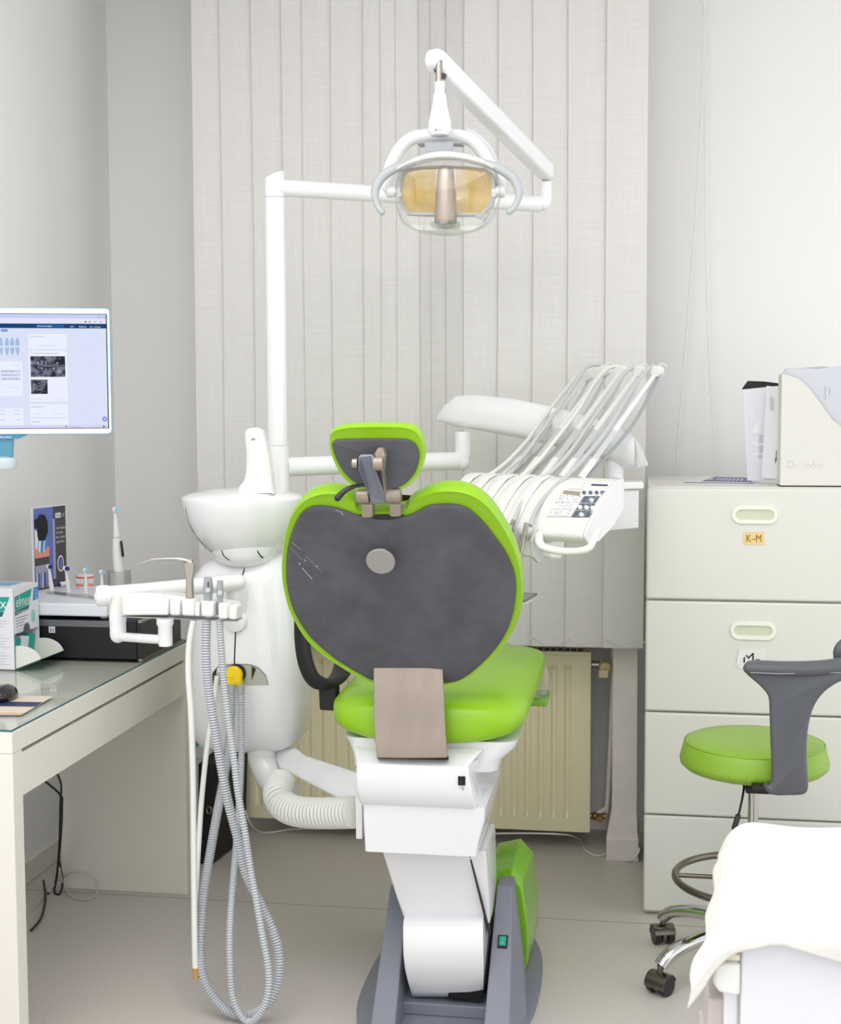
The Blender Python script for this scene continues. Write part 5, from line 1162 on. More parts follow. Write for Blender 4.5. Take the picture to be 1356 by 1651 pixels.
# ================================================================== INSTRUMENT TABLE ARM + DELIVERY HEAD
it = thing('instrument_table', tuple(at(900, 900, 3.5)), 'white instrument table on a swing arm with control panel, right of the chair', 'instrument table')
q0 = Vector((pxx, PY, at(443, 753, PY).z)); q1 = at(742, 743, 4.1)
b = MB(); b.tube([q0+Vector((.02, .01, 0)), q0.lerp(q1, .5), q1], .0275, 28); b.build('lower_arm', ENAMEL, it, smooth=60)
b = MB(); b.tube(spline([q1-Vector((.03, -.0, 0)), q1, at(746, 737, 4.1), at(747, 722, 4.1), at(746, 696, 4.1)], 6), .0245, 24); b.ball(at(744, 744, 4.1), .028); b.build('arm_elbow', ENAMEL, it, smooth=60)
def zi(x, y, Y): return at(680+x/3.39, 560+y/3.39, Y)
# big curved beam: cross-sections (top, bottom given in the photo frame at true depth)
secs = [(74, 388, 398, 4.16, .01), (120, 320, 412, 4.15, .035), (190, 262, 435, 4.14, .05), (300, 258, 452, 4.12, .058), (500, 280, 490, 4.08, .06), (700, 320, 535, 4.03, .06), (900, 372, 588, 3.98, .06), (1000, 405, 615, 3.95, .06), (1090, 440, 640, 3.92, .06), (1150, 480, 655, 3.90, .058)]
b = MB(); rings = []
for x, yt, yb2, Y, hw in secs:
    T_ = zi(x, yt, Y); B_ = zi(x, yb2, Y); h_ = T_.z-B_.z; ring = []
    for k in range(28):
        t = 2*math.pi*k/28; c_, s_ = math.cos(t), math.sin(t)
        zz_ = (1+s_)/2; wdt = hw*(1-.35*zz_)
        ring.append(Vector((B_.x+(T_.x-B_.x)*zz_-.5*wdt*c_*.3, Y+wdt*math.copysign(abs(c_)**.7, c_), B_.z+h_*(.5+.5*math.copysign(abs(s_)**.75, s_)))))
    rings.append(ring)
b.loft(rings); b.build('swing_beam', ENAMEL, it, smooth=50)
# rounded end cap, facing right and forward
b = MB(); cap = [(1100, 450), (1130, 470), (1170, 505), (1205, 560), (1228, 615), (1238, 640), (1225, 652), (1195, 655), (1150, 650), (1110, 610), (1098, 540)]
P = spline([zi(x, y, 3.90-(x-1100)/140*.05) for x, y in cap], 3, True); b.pillow(P, (-.75, .65, 0), [(.006, -.004), (0, 0), (0, .05), (.004, .09)]); b.build('beam_cap', ENAMEL, it, smooth=50)
q = zi(1055, 650, 3.93); q2 = zi(1055, 735, 3.9)
b = MB(); b.cyl(q+Vector((0, 0, .01)), q2, .0245, seg=28); b.build('drop_post', ENAMEL, it)
# bracket behind the delivery head
b = MB(); P = [zi(1000, 740, 3.82), zi(1200, 736, 3.82), zi(1214, 745, 3.82), zi(1212, 774, 3.82), zi(1090, 778, 3.82), zi(1000, 778, 3.82)]; b.prism(P, (0, .09, 0)); b.build('bracket_cap', WHITE, it, smooth=0, bevel=.004, bseg=3)
b = MB(); P = [zi(1000, 776, 3.83), zi(1186, 778, 3.83), zi(1184, 988, 3.83), zi(1000, 1005, 3.83)]; b.prism(P, (0, .06, 0)); b.build('bracket_plate', mat('bracket_pale', rgb(226, 228, 230), .4), it, smooth=0, bevel=.003)
# head body
Ot = zi(1088, 720, 3.60); uu = Vector((-.866, .50, 0)).normalized(); vv = Vector((-.50, -.866, 0)).normalized()
Fz = zi(925, 1040, (Ot+vv*.19).y).z-Ot.z
LN = .475
pr = [(0, 0), (.02, .0), (.05, -.008), (.09, -.03), (.13, -.062), (.165, -.10), (.185, Fz*.90), (.186, Fz*1.02), (.17, Fz*1.12), (.12, Fz*1.1), (.05, Fz*.85), (0, Fz*.55)]
pr = [(p.x, p.y) for p in spline([(v, z, 0) for v, z in pr[:9]], 4)]+pr[9:]
def hp(s_, v_, z_): return Ot+uu*s_+vv*v_+Vector((0, 0, z_))
b = MB(); rings = []
for s_, k_ in ((-.0045, 1), (.13, 1), (.2, 1), (.3, 1), (LN-.01, 1), (LN, .94)):
    cz_ = sum(z for _, z in pr)/len(pr); cv = sum(v for v, _ in pr)/len(pr)
    rings.append([hp(s_, cv+(v-cv)*k_, cz_+(z-cz_)*k_) for v, z in pr])
b.loft(rings); bvd = bvh_of(b); b.build('head_body', WHITE, it, smooth=50, bevel=.0)
# raised lanes between hoses
for s_ in (.221, .280, .338, .396, .450):
    m = MB(); w_ = .019
    prt = [(.0, .004), (.03, .006), (.06, -.002), (.095, -.024), (.135, -.057), (.17, -.097), (.188, Fz*.86), (.190, Fz*1.0)]
    rings = [[hp(s_-w_, v, z-.006), hp(s_-w_*.7, v, z), hp(s_+w_*.7, v, z), hp(s_+w_, v, z-.006)] for v, z in prt]
    m.loft(rings); m.build('lane', WHITE, it, smooth=40)
# grey end plate
m = MB(); P = [hp(-.005, v, z) for v, z in pr]; m.prism(P, -uu*.006); m.build('end_plate', mat('end_white', rgb(232, 232, 232), .35), it, smooth=0, bevel=.002)
# control panel, projected on the sloping top
def ps(pts, off): 
    out = []
    for x, y in pts:
        q = None
        for k in range(14):
            q = surf(bvd, 800+(x-k*6)/6.457, 750+y/6.457, off)
            if q is not None: break
        if q is None: return None
        out.append(q)
    return out
m = MB()
def pf(pts, mi, off=.0012):
    P = ps(pts, off)
    if P: m.face(P, mi)
def quad(x0, x1, y0, y1, mi, off, sk=-.62):
    # parallelogram aligned with the slanted panel
    f = lambda x, y: (x+(y-540)*sk, y)
    n_ = 8
    for i in range(n_):
        ya, yb_ = y0+(y1-y0)*i/n_, y0+(y1-y0)*(i+1)/n_
        m_ = max(1, int((x1-x0)/30))
        for j in range(m_):
            xa, xb = x0+(x1-x0)*j/m_, x0+(x1-x0)*(j+1)/m_
            pf([f(xa, yb_), f(xb, yb_), f(xb, ya), f(xa, ya)], mi, off)
quad(525, 785, 325, 540, 1, .0014); quad(788, 972, 325, 545, 2, .0014)
for j, y in enumerate((325, 396, 468)):
    for i in range(4): quad(530+i*64, 588+i*64, y+4, y+64, 0 if (i+j) % 3 else 3, .0020)
for i in range(1, 3): quad(788+i*62, 791+i*62, 325, 545, 0, .0020)
for y in (398, 472): quad(788, 972, y, y+4, 0, .0020)
def pe(cx, cy, rx, ry_, mi, off=.0026):
    pf([(cx+rx*math.cos(-2*math.pi*k/16), cy+ry_*math.sin(-2*math.pi*k/16)) for k in range(16)], mi, off)
for cx_, cy_ in ((998, 370), (878, 443), (945, 446), (1008, 450), (893, 520)): pe(cx_, cy_, 24, 22, 0)
for cx_ in (918, 984, 1048, 1108): pe(cx_, 291, 20, 18, 2)
for cx_, cy_ in ((680, 322), (745, 326), (812, 328), (875, 330), (632, 397), (697, 400), (772, 480), (635, 503), (573, 500), (672, 355), (745, 355), (808, 360), (690, 432), (757, 512)): pe(cx_, cy_, 5, 5, 2)
pf([(690, 298), (865, 318), (880, 280), (710, 264)], 4); pf([(988, 214), (1160, 219), (1165, 206), (995, 199)], 5)
pf([(750, 250), (880, 256), (925, 195), (790, 188)], 3, .0008); pf([(760, 245), (875, 250), (915, 200), (795, 194)], 0, .0011)
o = m.build('control_panel', [WHITE, mat('panel_pale', rgb(214, 216, 224), .5), mat('panel_slate', rgb(92, 100, 120), .5), mat('panel_line', rgb(222, 222, 230), .5), mat('panel_lcd', rgb(160, 150, 136), .4), NAVY], it, smooth=0)
# handle
m = MB(); hh = [(640, 1020, 3.50), (642, 1060, 3.46), (660, 1088, 3.45), (720, 1108, 3.43), (800, 1116, 3.41), (870, 1112, 3.39), (915, 1095, 3.385), (935, 1060, 3.39), (960, 1000, 3.42)]
m.tube(spline([zi(x, y, Y) for x, y, Y in hh], 5), .0085, 14, ry=.011); m.build('grab_handle', WHITE, it, smooth=60)
# holder rail and cups
for i, s_ in enumerate((.135, .195, .255, .315, .375)):
    m = MB(); a = hp(s_-.008, .165, Fz*.92); c_ = hp(s_-.008, .19, Fz*.92)
    dn = Vector((0, 0, -.085))
    P = [hp(s_-.006, .14, Fz*.9), hp(s_-.006, .20, Fz*.9), hp(s_-.006, .215, Fz*.9-.03), hp(s_-.006, .21, Fz*.9-.07), hp(s_-.006, .185, Fz*.9-.088), hp(s_-.006, .15, Fz*.9-.07)]
    m.prism(P, uu*.010); m.build('holder_fin', LGREY, it, smooth=0, bevel=.003)
m = MB(); m.loft([[hp(.10, .10, Fz*1.05), hp(.10, .165, Fz*1.05), hp(.10, .17, Fz*1.05-.055), hp(.10, .12, Fz*1.05-.06)], [hp(.40, .10, Fz*1.05), hp(.40, .165, Fz*1.05), hp(.40, .17, Fz*1.05-.055), hp(.40, .12, Fz*1.05-.06)]]); m.build('holder_body', WHITE, it, smooth=0, bevel=.008, bseg=3)
# whip rods and pulleys
lanes = [
 [(860, 132), (820, 190), (740, 290), (620, 450), (560, 530), (450, 640), (350, 712), (280, 775), (240, 830), (215, 870)],
 [(985, 92), (900, 108), (850, 180), (770, 300), (640, 480), (560, 590), (470, 670), (400, 735), (345, 830), (320, 880)],
 [(1075, 100), (1010, 120), (940, 200), (850, 350), (720, 520), (640, 620), (560, 690), (480, 760), (420, 860), (392, 950)],
 [(1165, 108), (1110, 140), (1040, 240), (930, 400), (820, 560), (720, 670), (640, 730), (560, 830), (520, 910), (497, 975)],
 [(1265, 95), (1200, 160), (1130, 260), (1010, 455), (900, 590), (800, 700), (720, 770), (650, 850), (615, 910), (595, 975)]]
YT = [4.16, 4.12, 4.08, 4.04, 4.0]; tipx = [(905, 155), (1000, 128), (1092, 128), (1186, 132), (1286, 132)]
labs = ['leftmost of five instrument hoses looping over the white instrument table', 'second from left of five instrument hoses on the instrument table', 'middle of five instrument hoses looping over the instrument table', 'steel tipped handpiece, second from the control panel', 'long slim steel handpiece hanging nearest the control panel']
def lane_s(i): return .405-.06*i
for i, pts in enumerate(lanes):
    s_ = lane_s(i)-.030
    base = hp(s_, .0, .0)
    tip = zi(*tipx[i], YT[i])
    # rod: thick white lower, grey mid, white upper
    rodb = hp(s_-.004, -.01, -.004)
    mid0 = rodb.lerp(tip, .16); mid1 = rodb.lerp(tip, .42)
    w = MB(); w.tube([rodb, mid0], .009, 14, ry=.012); wr = w.build('whip_rod', WHITE, it, smooth=60)
    w = MB(); w.tube([mid1, tip-(tip-rodb).normalized()*.012], [.009, .006], 14); w.build('upper_rod', WHITE, wr, smooth=60)
    w = MB(); w.tube([mid0, mid1], .009, 4, ry=.013); w.build('whip_sleeve', LGREY, wr, smooth=20)
    w = MB(); w.cyl(tip+vv*.022+Vector((.004, 0, 0)), tip-vv*.006+Vector((.004, 0, 0)), .0165, seg=28); w.build('whip_pulley', WHITE, wr, smooth=30, bevel=.0015)
    w = MB(); w.tube(spline([tip+Vector((0, 0, .012)), tip+Vector((.012, .006, .022)), tip+Vector((.024, .012, .020)), tip+Vector((.026, .012, .012))], 5), .0016, 8); w.build('hose_clip', WHITE, wr)
    n_ = len(pts); Pw = []
    for k, (x, y) in enumerate(pts):
        # depth: follow rod from tip down to the back of the head, then ride over its sloping top
        t = k/(n_-1)
        y_img = y
        if y < 700: Yd = YT[i]+(base.y-YT[i])*((y-110)/(700-110)) - .012
        else:
            f_ = (y-700)/270; Yd = base.y-.155*f_-.02
        Pw.append(zi(x, y, Yd))
    hx_ = thing('dental_handpiece', tuple(Pw[-1]), labs[i], 'handpiece', 'dental handpieces on the instrument table')
    w = MB(); w.tube(spline(Pw, 6), .0055, 12); w.build('hose', [HOSEW, LGREY, HOSEW, LGREY, HOSE][i], hx_, smooth=60)
    # return loop of the hose behind the rod
    rb = [tip-vv*.008+Vector((.004, 0, -.006)), tip.lerp(rodb, .15)+Vector((.012, 0, -.02)), tip.lerp(rodb, .4)+Vector((.014, 0, -.035)), tip.lerp(rodb, .7)+Vector((.008, 0, -.03)), rodb+Vector((0, .0, -.015))]
    w = MB(); w.tube(spline(rb, 6), .0048, 10); w.build('return_hose', GREYP if i == 4 else LGREY, hx_, smooth=60)
    e_ = Pw[-1]; dwn = (Pw[-1]-Pw[-2]).normalized()
    if i == 4: g0, g1 = at(848, 850, e_.y-.012), at(835, 908, e_.y-.02)
    elif i == 3: g0, g1 = at(826, 845, e_.y-.012), at(818, 866, e_.y-.014)
    else: g0, g1 = e_+dwn*.002, e_+Vector((-.01, -.012, -.07))
    w = MB(); L = (g1-g0).length
    w.lathe([(.006, -.012), (.0068, 0), (.0062, L*.2), (.0075 if i != 3 else .0105, L*.45), (.0062 if i != 3 else .0105, L*.8), (.0045 if i != 3 else .008, L)], g0, axis=(g1-g0), seg=20); gg = w.build('grip', STEEL, hx_, smooth=40)
    if i == 3: w = MB(); w.cyl(g1, g1+(g1-g0).normalized()*.016, .008); w.build('black_tip', BLACK, gg)

# instrument tray edge peeking out right of the backrest
ty = thing('instrument_tray', tuple(at(850, 965, 3.5)), 'small dark glass instrument tray edge showing right of the backrest', 'tray')
P = [at(800, 965, 3.45), at(846, 968, 3.45), at(866, 957, 3.56), at(800, 953, 3.62)]
b = MB(); b.prism(P, (0, 0, -.004)); b.build('tray_plate', mat('tray_teal', rgb(20, 66, 64), .1, coat=.5), ty, smooth=0)
b = MB(); b.tube([P[0], P[1], P[2], P[3]], .0016, 8); b.build('tray_rim', STEEL, ty)
b = MB(); b.tube([at(842, 975, 3.5), at(858, 967, 3.53)], .002, 8); b.build('tray_lip', WHITE, ty)

# ================================================================== ASSISTANT HOLDER
ah = thing('suction_holder_arm', tuple(at(280, 1000, 3.3)), 'white suction holder arm reaching left from the cuspidor unit over the desk', 'holder arm')
def z4(x, y, Y): return at(150+x/4.109, 880+y/4.109, Y)
A0 = z4(70, 333, 3.26); A1 = z4(960, 240, 3.50)
b = MB(); b.tube([A0, A0.lerp(A1, .3), A0.lerp(A1, .6), A1], [.0245, .0225, .022, .0225], 28, rnd=True); b.build('upper_arm', ENAMEL, ah, smooth=60)
b = MB(); b.lathe([(.010, -.02), (.024, -.018), (.0265, -.006), (.0265, .010), (.022, .018)], z4(65, 330, 3.255), axis=(-.9, -.5, 0), seg=32); b.build('arm_end', ENAMEL, ah, smooth=50)
b = MB(); b.tube([z4(945, 255, 3.51), z4(950, 400, 3.53), z4(950, 460, 3.55)], .026, 20, rnd=True); b.build('arm_mount', ENAMEL, ah, smooth=60)
b = MB(); zt_a = z4(140, 340, 3.25).z; zb_a = z4(140, 430, 3.25).z; xc_ = z4(142, 400, 3.25).x
b.lathe([(.0215, zb_a), (.0215, zt_a)], (xc_, 3.27, 0), seg=28); b.build('joint_collar', CREAM, ah, smooth=40)
b = MB(); ze = z4(140, 610, 3.25).z; b.tube(spline([Vector((xc_, 3.27, zb_a)), Vector((xc_, 3.27, (zb_a+ze)/2)), Vector((xc_, 3.27, ze+.004))], 4), [.0215]*4+[.0205]*5, 28, rnd=True)
b.tube([Vector((xc_, 3.27, ze+.0)), z4(460, 622, 3.20)], .0115, 20, rnd=True); b.build('lower_arm', ENAMEL, ah, smooth=60)
b = MB(); xq = z4(478, 560, 3.2).x; b.lathe([(.0165, z4(478, 662, 3.2).z), (.0175, z4(478, 640, 3.2).z), (.0175, z4(478, 535, 3.2).z), (.021, z4(478, 515, 3.2).z), (.021, z4(478, 480, 3.2).z)], (xq, 3.2, 0), seg=28); b.build('holder_pivot', ENAMEL, ah, smooth=40)
# holder block: a curved bar broken into four cradles
def blk(x0, x1, yt0, yt1, yb0, yb1, Y0, Y1, nm, mt=WHITE, bv_=.006, dep=.045):
    m = MB(); a, c_, d, e = z4(x0, yb0, Y0), z4(x1, yb1, Y1), z4(x1, yt1, Y1), z4(x0, yt0, Y0); m.prism([a, c_, d, e], (.004, dep, 0)); return m.build(nm, mt, ah, smooth=30, bevel=bv_, bseg=3)
m = MB(); P = [z4(x, y, 3.20) for x, y in ((188, 465), (186, 335), (230, 318), (380, 315), (450, 322), (488, 345), (500, 385), (500, 460))]; m.prism(P, (0, .055, 0)); m.build('holder_housing', WHITE, ah, smooth=30, bevel=.006, bseg=3)
blk(505, 575, 360, 362, 462, 464, 3.19, 3.19, 'cradle'); blk(585, 668, 352, 356, 464, 468, 3.18, 3.18, 'cradle'); blk(672, 705, 372, 374, 466, 468, 3.19, 3.19, 'cradle', bv_=.003)
blk(712, 795, 366, 370, 470, 474, 3.18, 3.18, 'cradle'); blk(826, 888, 378, 382, 486, 488, 3.18, 3.18, 'cradle'); blk(893, 950, 392, 396, 490, 493, 3.19, 3.19, 'cradle')
m = MB(); m.prism([z4(400, 318, 3.21), z4(520, 325, 3.22), z4(700, 350, 3.22), z4(940, 385, 3.22), z4(950, 440, 3.22), z4(500, 440, 3.22)], (0, .05, 0)); m.build('cradle_rail', WHITE, ah, smooth=0, bevel=.004)
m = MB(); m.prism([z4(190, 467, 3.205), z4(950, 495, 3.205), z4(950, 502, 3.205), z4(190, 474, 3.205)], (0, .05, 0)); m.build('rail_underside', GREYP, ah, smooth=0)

# three-way syringe with its white tube
sy = thing('syringe_handpiece', tuple(z4(640, 350, 3.2)), 'steel air and water syringe with bent nozzle standing in the holder arm', 'syringe')
m = MB(); SP = [z4(638, 350, 3.20), z4(636, 250, 3.20), z4(632, 150, 3.20), z4(628, 112, 3.20)]
m.prism([z4(612, 350, 3.195), z4(662, 350, 3.195), z4(656, 240, 3.195), z4(668, 130, 3.195), z4(655, 108, 3.195), z4(600, 112, 3.195), z4(598, 125, 3.195), z4(612, 220, 3.195)], (0, .014, 0)); m.build('body', STEEL, sy, smooth=40, bevel=.003, bseg=3)
m = MB(); m.tube(spline([z4(655, 112, 3.20), z4(620, 98, 3.2), z4(560, 86, 3.2), z4(480, 86, 3.2), z4(390, 90, 3.2)], 4), lambda t: .006-.003*t, 14); m.tube([z4(390, 90, 3.2), z4(287, 126, 3.2)], [.0022, .0012], 10); m.build('nozzle', CHROME, sy, smooth=60)
m = MB(); m.box(tuple(z4(575, 108, 3.195)), tuple(z4(665, 88, 3.205)+Vector((0, .004, 0)))); m.build('thumb_button', STEEL, sy, bevel=.002)
tubeA = [(312, 1000, 3.2), (305, 1040, 3.2), (304, 1090, 3.2), (308, 1150, 3.2), (311, 1250, 3.2), (312, 1350, 3.19), (313, 1450, 3.17), (314, 1520, 3.15), (315, 1562, 3.14)]
m = MB(); m.tube(spline([at(x, y, Y) for x, y, Y in tubeA], 6), .0078, 14); m.build('tube', HOSEW, sy, smooth=60)
m = MB(); m.cyl(at(315, 1560, 3.14), at(316, 1577, 3.14), .0080, .0072); m.build('tube_end', AMBERT, sy)
tubeB = [(350, 1090, 3.52), (346, 1120, 3.5), (340, 1160, 3.45), (332, 1220, 3.38), (325, 1290, 3.33), (321, 1350, 3.28), (317, 1420, 3.23), (316, 1500, 3.19), (315.5, 1550, 3.155)]
m = MB(); m.tube(spline([at(x, y, Y) for x, y, Y in tubeB], 6), .0070, 14); m.build('return_tube', HOSEW, sy, smooth=60)

# suction handpieces with corrugated hoses
def suction(label, px_h, hw, top, bot, path, r_, slider):
    t = thing('suction_handpiece', tuple(z4(px_h, bot, 3.2)), label, 'suction hose')
    m = MB(); c_ = [(top, hw*.8), (top+.35*(bot-top), hw*.95), (top+.65*(bot-top), hw*1.05), (bot, hw*.8), (bot+130, hw*.75)]
    pts = [z4(px_h+ (6 if k == 4 else 0), y, 3.2) for k, (y, _) in enumerate(c_)]
    m.tube(pts, [w_/4.109*3.25/2218 for _, w_ in c_], 20); m.build('grip', GREYP, t, smooth=40)
    m = MB(); m.lathe([(.006, 0), (.006, .004), (.003, .005)], z4(px_h, top+.62*(bot-top), 3.187), axis=(0, -1, 0), seg=16); m.build('slider', LGREY, t)
    if slider: m = MB(); q = z4(px_h, top+.35*(bot-top), 3.184); m.box((q.x-.0012, q.y, q.z-.006), (q.x+.0012, q.y+.002, q.z+.006)); m.build('slot', INK, t)
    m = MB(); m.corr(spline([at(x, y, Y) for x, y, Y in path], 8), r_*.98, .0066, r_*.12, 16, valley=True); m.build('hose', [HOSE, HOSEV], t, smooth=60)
    return t
hA = [(333, 999, 3.2), (332, 1050, 3.2), (335, 1099, 3.2), (342, 1148, 3.2), (350, 1196, 3.2), (357, 1237, 3.2), (368, 1294, 3.2), (383, 1351, 3.2), (396, 1408, 3.19), (417, 1451, 3.17), (437, 1494, 3.15), (449, 1537, 3.14), (448, 1579, 3.13), (438, 1610, 3.12), (418, 1630, 3.12), (392, 1637, 3.12), (366, 1629, 3.12), (344, 1607, 3.13), (328, 1576, 3.14), (323, 1537, 3.16), (324, 1494, 3.18), (329, 1437, 3.22), (338, 1380, 3.27), (348, 1323, 3.33), (358, 1270, 3.40), (367, 1220, 3.44), (372, 1160, 3.47), (373, 1120, 3.48)]
hB = [(354, 999, 3.2), (357, 1050, 3.2), (362, 1111, 3.2), (368, 1160, 3.19), (377, 1223, 3.17), (384, 1280, 3.16), (394, 1337, 3.15), (405, 1408, 3.14), (413, 1451, 3.12), (423, 1508, 3.10), (433, 1565, 3.08), (431, 1608, 3.07), (417, 1637, 3.07), (401, 1648, 3.08), (386, 1633, 3.09), (375, 1604, 3.10), (371, 1551, 3.12), (371, 1494, 3.16), (376, 1422, 3.24), (381, 1360, 3.32), (386, 1290, 3.38), (389, 1220, 3.44), (389, 1160, 3.47), (389, 1120, 3.48)]
suction('wide grey suction handpiece with the thicker ribbed hose looping to the floor', 762, 34, 210, 345, hA, .0112, True)
suction('narrow grey suction handpiece with the thinner ribbed hose beside it', 842, 24, 230, 362, hB, .0086, False)
for px_, lab in ((373, 'left'), (388.5, 'right')):
    m = MB(); a = at(px_, 1104, 3.49); c_ = at(px_, 1126, 3.48); m.tube([a, c_], .0098, 20); o = m.build('hose_sleeve', GREYP, du, smooth=40)

# ================================================================== things on the floor behind the hoses
cs = thing('equipment_case', tuple(atz(338, 1388, 0)), 'black upright case with steel clasps on the floor behind the hoses', 'case')
P = [at(319, 1389, 4.22), at(343, 1389, 4.22), at(352, 1232, 4.22), at(319, 1236, 4.22)]
zc0 = 0.0
b = MB(); b.hexa([Vector((P[0].x, 4.22, .003)), Vector((P[1].x, 4.22, .003)), Vector((P[1].x+.03, 4.5, .003)), Vector((P[0].x, 4.5, .003)), Vector((P[3].x, 4.22, P[2].z)), Vector((P[2].x, 4.22, P[2].z)), Vector((P[2].x+.02, 4.5, P[2].z)), Vector((P[3].x, 4.5, P[2].z))]); b.build('case_shell', BLACKM, cs, smooth=0, bevel=.006)
for x in (337, 347):
    q = at(x, 1307, 4.216); b = MB(); b.tube(spline([q+Vector((-.006, 0, .012)), q+Vector((.006, 0, .012)), q+Vector((.008, 0, 0)), q+Vector((.004, 0, -.008)), q+Vector((-.006, 0, -.006))], 4, True), .002, 8); b.build('clasp', STEEL, cs)
b = MB(); b.prism([atz(350, 1383, .002), atz(366, 1366, .002), atz(366, 1358, .002), atz(350, 1368, .002)], (0, 0, .03)); tag(b.build('shoe_tip', BLACK, smooth=0, bevel=.004), 'small black wedge on the floor right of the black case', 'wedge')
bg = thing('cleaner_pack', tuple(at(322, 1222, 4.3)), 'white pack with teal corner resting on the black case', 'pack')
b = MB(); q = at(322, 1200, 4.28); zb5 = P[2].z+.002
b.box((q.x-.03, 4.26, zb5), (q.x+.022, 4.36, q.z+.04)); b.build('pack_body', PAPER, bg, bevel=.004)
b = MB(); b.face([at(316, 1183, 4.258), at(325, 1199, 4.258), at(316, 1204, 4.258)]); b.build('teal_corner', TEAL, bg, smooth=0)

# ================================================================== STOOL
SC = Vector((.297, 3.60, 0))
st = thing('dental_stool', (SC.x, SC.y, 0), 'round lime green operator stool with grey T shaped back by the cabinet', 'stool')
sz = at(1218, 1225, SC.y-.19).z
sr = (at(1338, 1215, SC.y).x-at(1098, 1215, SC.y).x)/2
zs_t = at(1218, 1166, SC.y+.175).z
b = MB(); b.lathe([(sr*.86, zs_t-.082), (sr*.93, zs_t-.078), (sr*1.0, zs_t-.066), (sr*1.01, zs_t-.055), (sr*.955, zs_t-.014), (sr*.93, zs_t-.008), (sr*.90, zs_t-.004), (sr*.6, zs_t), (sr*.2, zs_t+.001), (.01, zs_t+.001)], (SC.x, SC.y, 0), seg=64); b.build('seat', STOOLG, st, smooth=60)
b = MB(); b.tube([Vector((SC.x+sr*.945*math.cos(t), SC.y+sr*.945*math.sin(t), zs_t-.0095)) for t in [2*math.pi*k/64 for k in range(65)]], .0014, 6); b.build('seat_piping', STOOLG, st, smooth=60)
b = MB(); b.box((SC.x-.06, SC.y-.07, zs_t-.105), (SC.x+.06, SC.y+.07, zs_t-.082)); b.box((SC.x-.03, SC.y-.14, zs_t-.108), (SC.x+.08, SC.y, zs_t-.09)); b.build('seat_mechanism', BLACKM, st, bevel=.003)
b = MB(); b.cyl((SC.x, SC.y, .13), (SC.x, SC.y, zs_t-.1), .0135, seg=24); b.build('gas_column', CHROME, st)
b = MB(); b.cyl((SC.x, SC.y, .07), (SC.x, SC.y, .2), .026, .022, seg=24); b.build('column_sleeve', BLACKM, st)
b = MB(); b.tube(spline([Vector((SC.x-.03, SC.y-.06, zs_t-.1)), at(1199, 1275, 3.5), at(1193, 1305, 3.48), at(1188, 1325, 3.48)], 5), .003, 8); b.tube([at(1190, 1316, 3.48), at(1184, 1335, 3.47)], .007, 12, rnd=True); b.build('height_lever', BLACK, st)
# foot ring
q = at(1130, 1430, SC.y); rz = .255; rr = SC.x-at(1088, 1450, SC.y).x
b = MB(); b.tube([Vector((SC.x+rr*math.cos(t), SC.y+rr*math.sin(t), rz)) for t in [2*math.pi*k/64 for k in range(65)]], .0095, 12); b.cyl((SC.x-rr, SC.y, rz), (SC.x+rr, SC.y, rz), .006); b.build('foot_ring', BRONZE, st, smooth=60)
for k in range(5):
    a = R(142+72*k); d = Vector((math.cos(a), math.sin(a), 0)); lg = MB()
    P = [SC+d*.02+Vector((0, 0, .125)), SC+d*.10+Vector((0, 0, .128)), SC+d*.19+Vector((0, 0, .118)), SC+d*.255+Vector((0, 0, .098)), SC+d*.285+Vector((0, 0, .072))]
    lg.tube(spline(P, 5), lambda t: .020-.004*t, 16, ry=.021); L_ = lg.build('leg', CHROME, st, smooth=60)
    tang = Vector((-d.y, d.x, 0)); ang = R(35 if k != 1 else -20); ax = (tang*math.cos(ang)+d*math.sin(ang)).normalized(); cc = SC+d*.285+Vector((0, 0, .027))
    for sg in (-1, 1):
        w = MB(); w.lathe([(.016, -.009), (.0255, -.0085), (.027, -.006), (.027, .006), (.0255, .0085), (.016, .009)], cc+ax*sg*.019, axis=ax, seg=28); w.build('wheel', BLACK, L_, smooth=30)
    w = MB(); w.lathe([(.020, -.009), (.024, -.006), (.024, .006), (.020, .009)], cc+Vector((0, 0, .001)), axis=ax, seg=24); w.cyl(cc+Vector((0, 0, .02)), cc+Vector((0, 0, .048)), .008)
    fw2 = ax.cross(Vector((0, 0, 1)))
    hood = []
    for j in range(9):
        t = R(-10+22*j); hood.append(cc+fw2*(.0295*math.cos(t))+Vector((0, 0, .0295*math.sin(t))))
    w.loft([[p-ax*.029, p+ax*.029, (cc+(p-cc)*.9)+ax*.029, (cc+(p-cc)*.9)-ax*.029] for p in hood]); w.build('caster_hood', BRONZE, L_, smooth=40)
# T shaped back
def zs4(x, y, Y): return at(1020+x/2.536, 1000+y/2.536, Y)
to = [(560, 330), (548, 300), (520, 268), (485, 238), (462, 215), (460, 190), (488, 170), (600, 173), (700, 173), (790, 168), (852, 158), (900, 150), (930, 170), (930, 215), (880, 240), (830, 262), (780, 300), (745, 350), (725, 410), (715, 480), (713, 560), (718, 640), (718, 690), (700, 714), (640, 718), (585, 718), (545, 704), (537, 688), (545, 674), (565, 672), (570, 600), (566, 500), (563, 400)]
YT2 = 3.375
P = spline([zs4(x, y, YT2) for x, y in to], 3, True)
b = MB(); b.pillow(P, (0, 1, 0), [(.009, -.003), (.003, 0), (0, .006), (0, .022), (.004, .028)]); b.build('back_support', GREYS, st, smooth=50)
b = MB(); b.tube(spline([zs4(478, 196, YT2), zs4(600, 200, YT2-.004), zs4(720, 202, YT2-.002), zs4(852, 190, YT2+.01), zs4(930, 165, YT2+.04), zs4(955, 120, YT2+.07)], 6), .0155, 18, rnd=True); b.build('back_bar', GREYS, st, smooth=60)
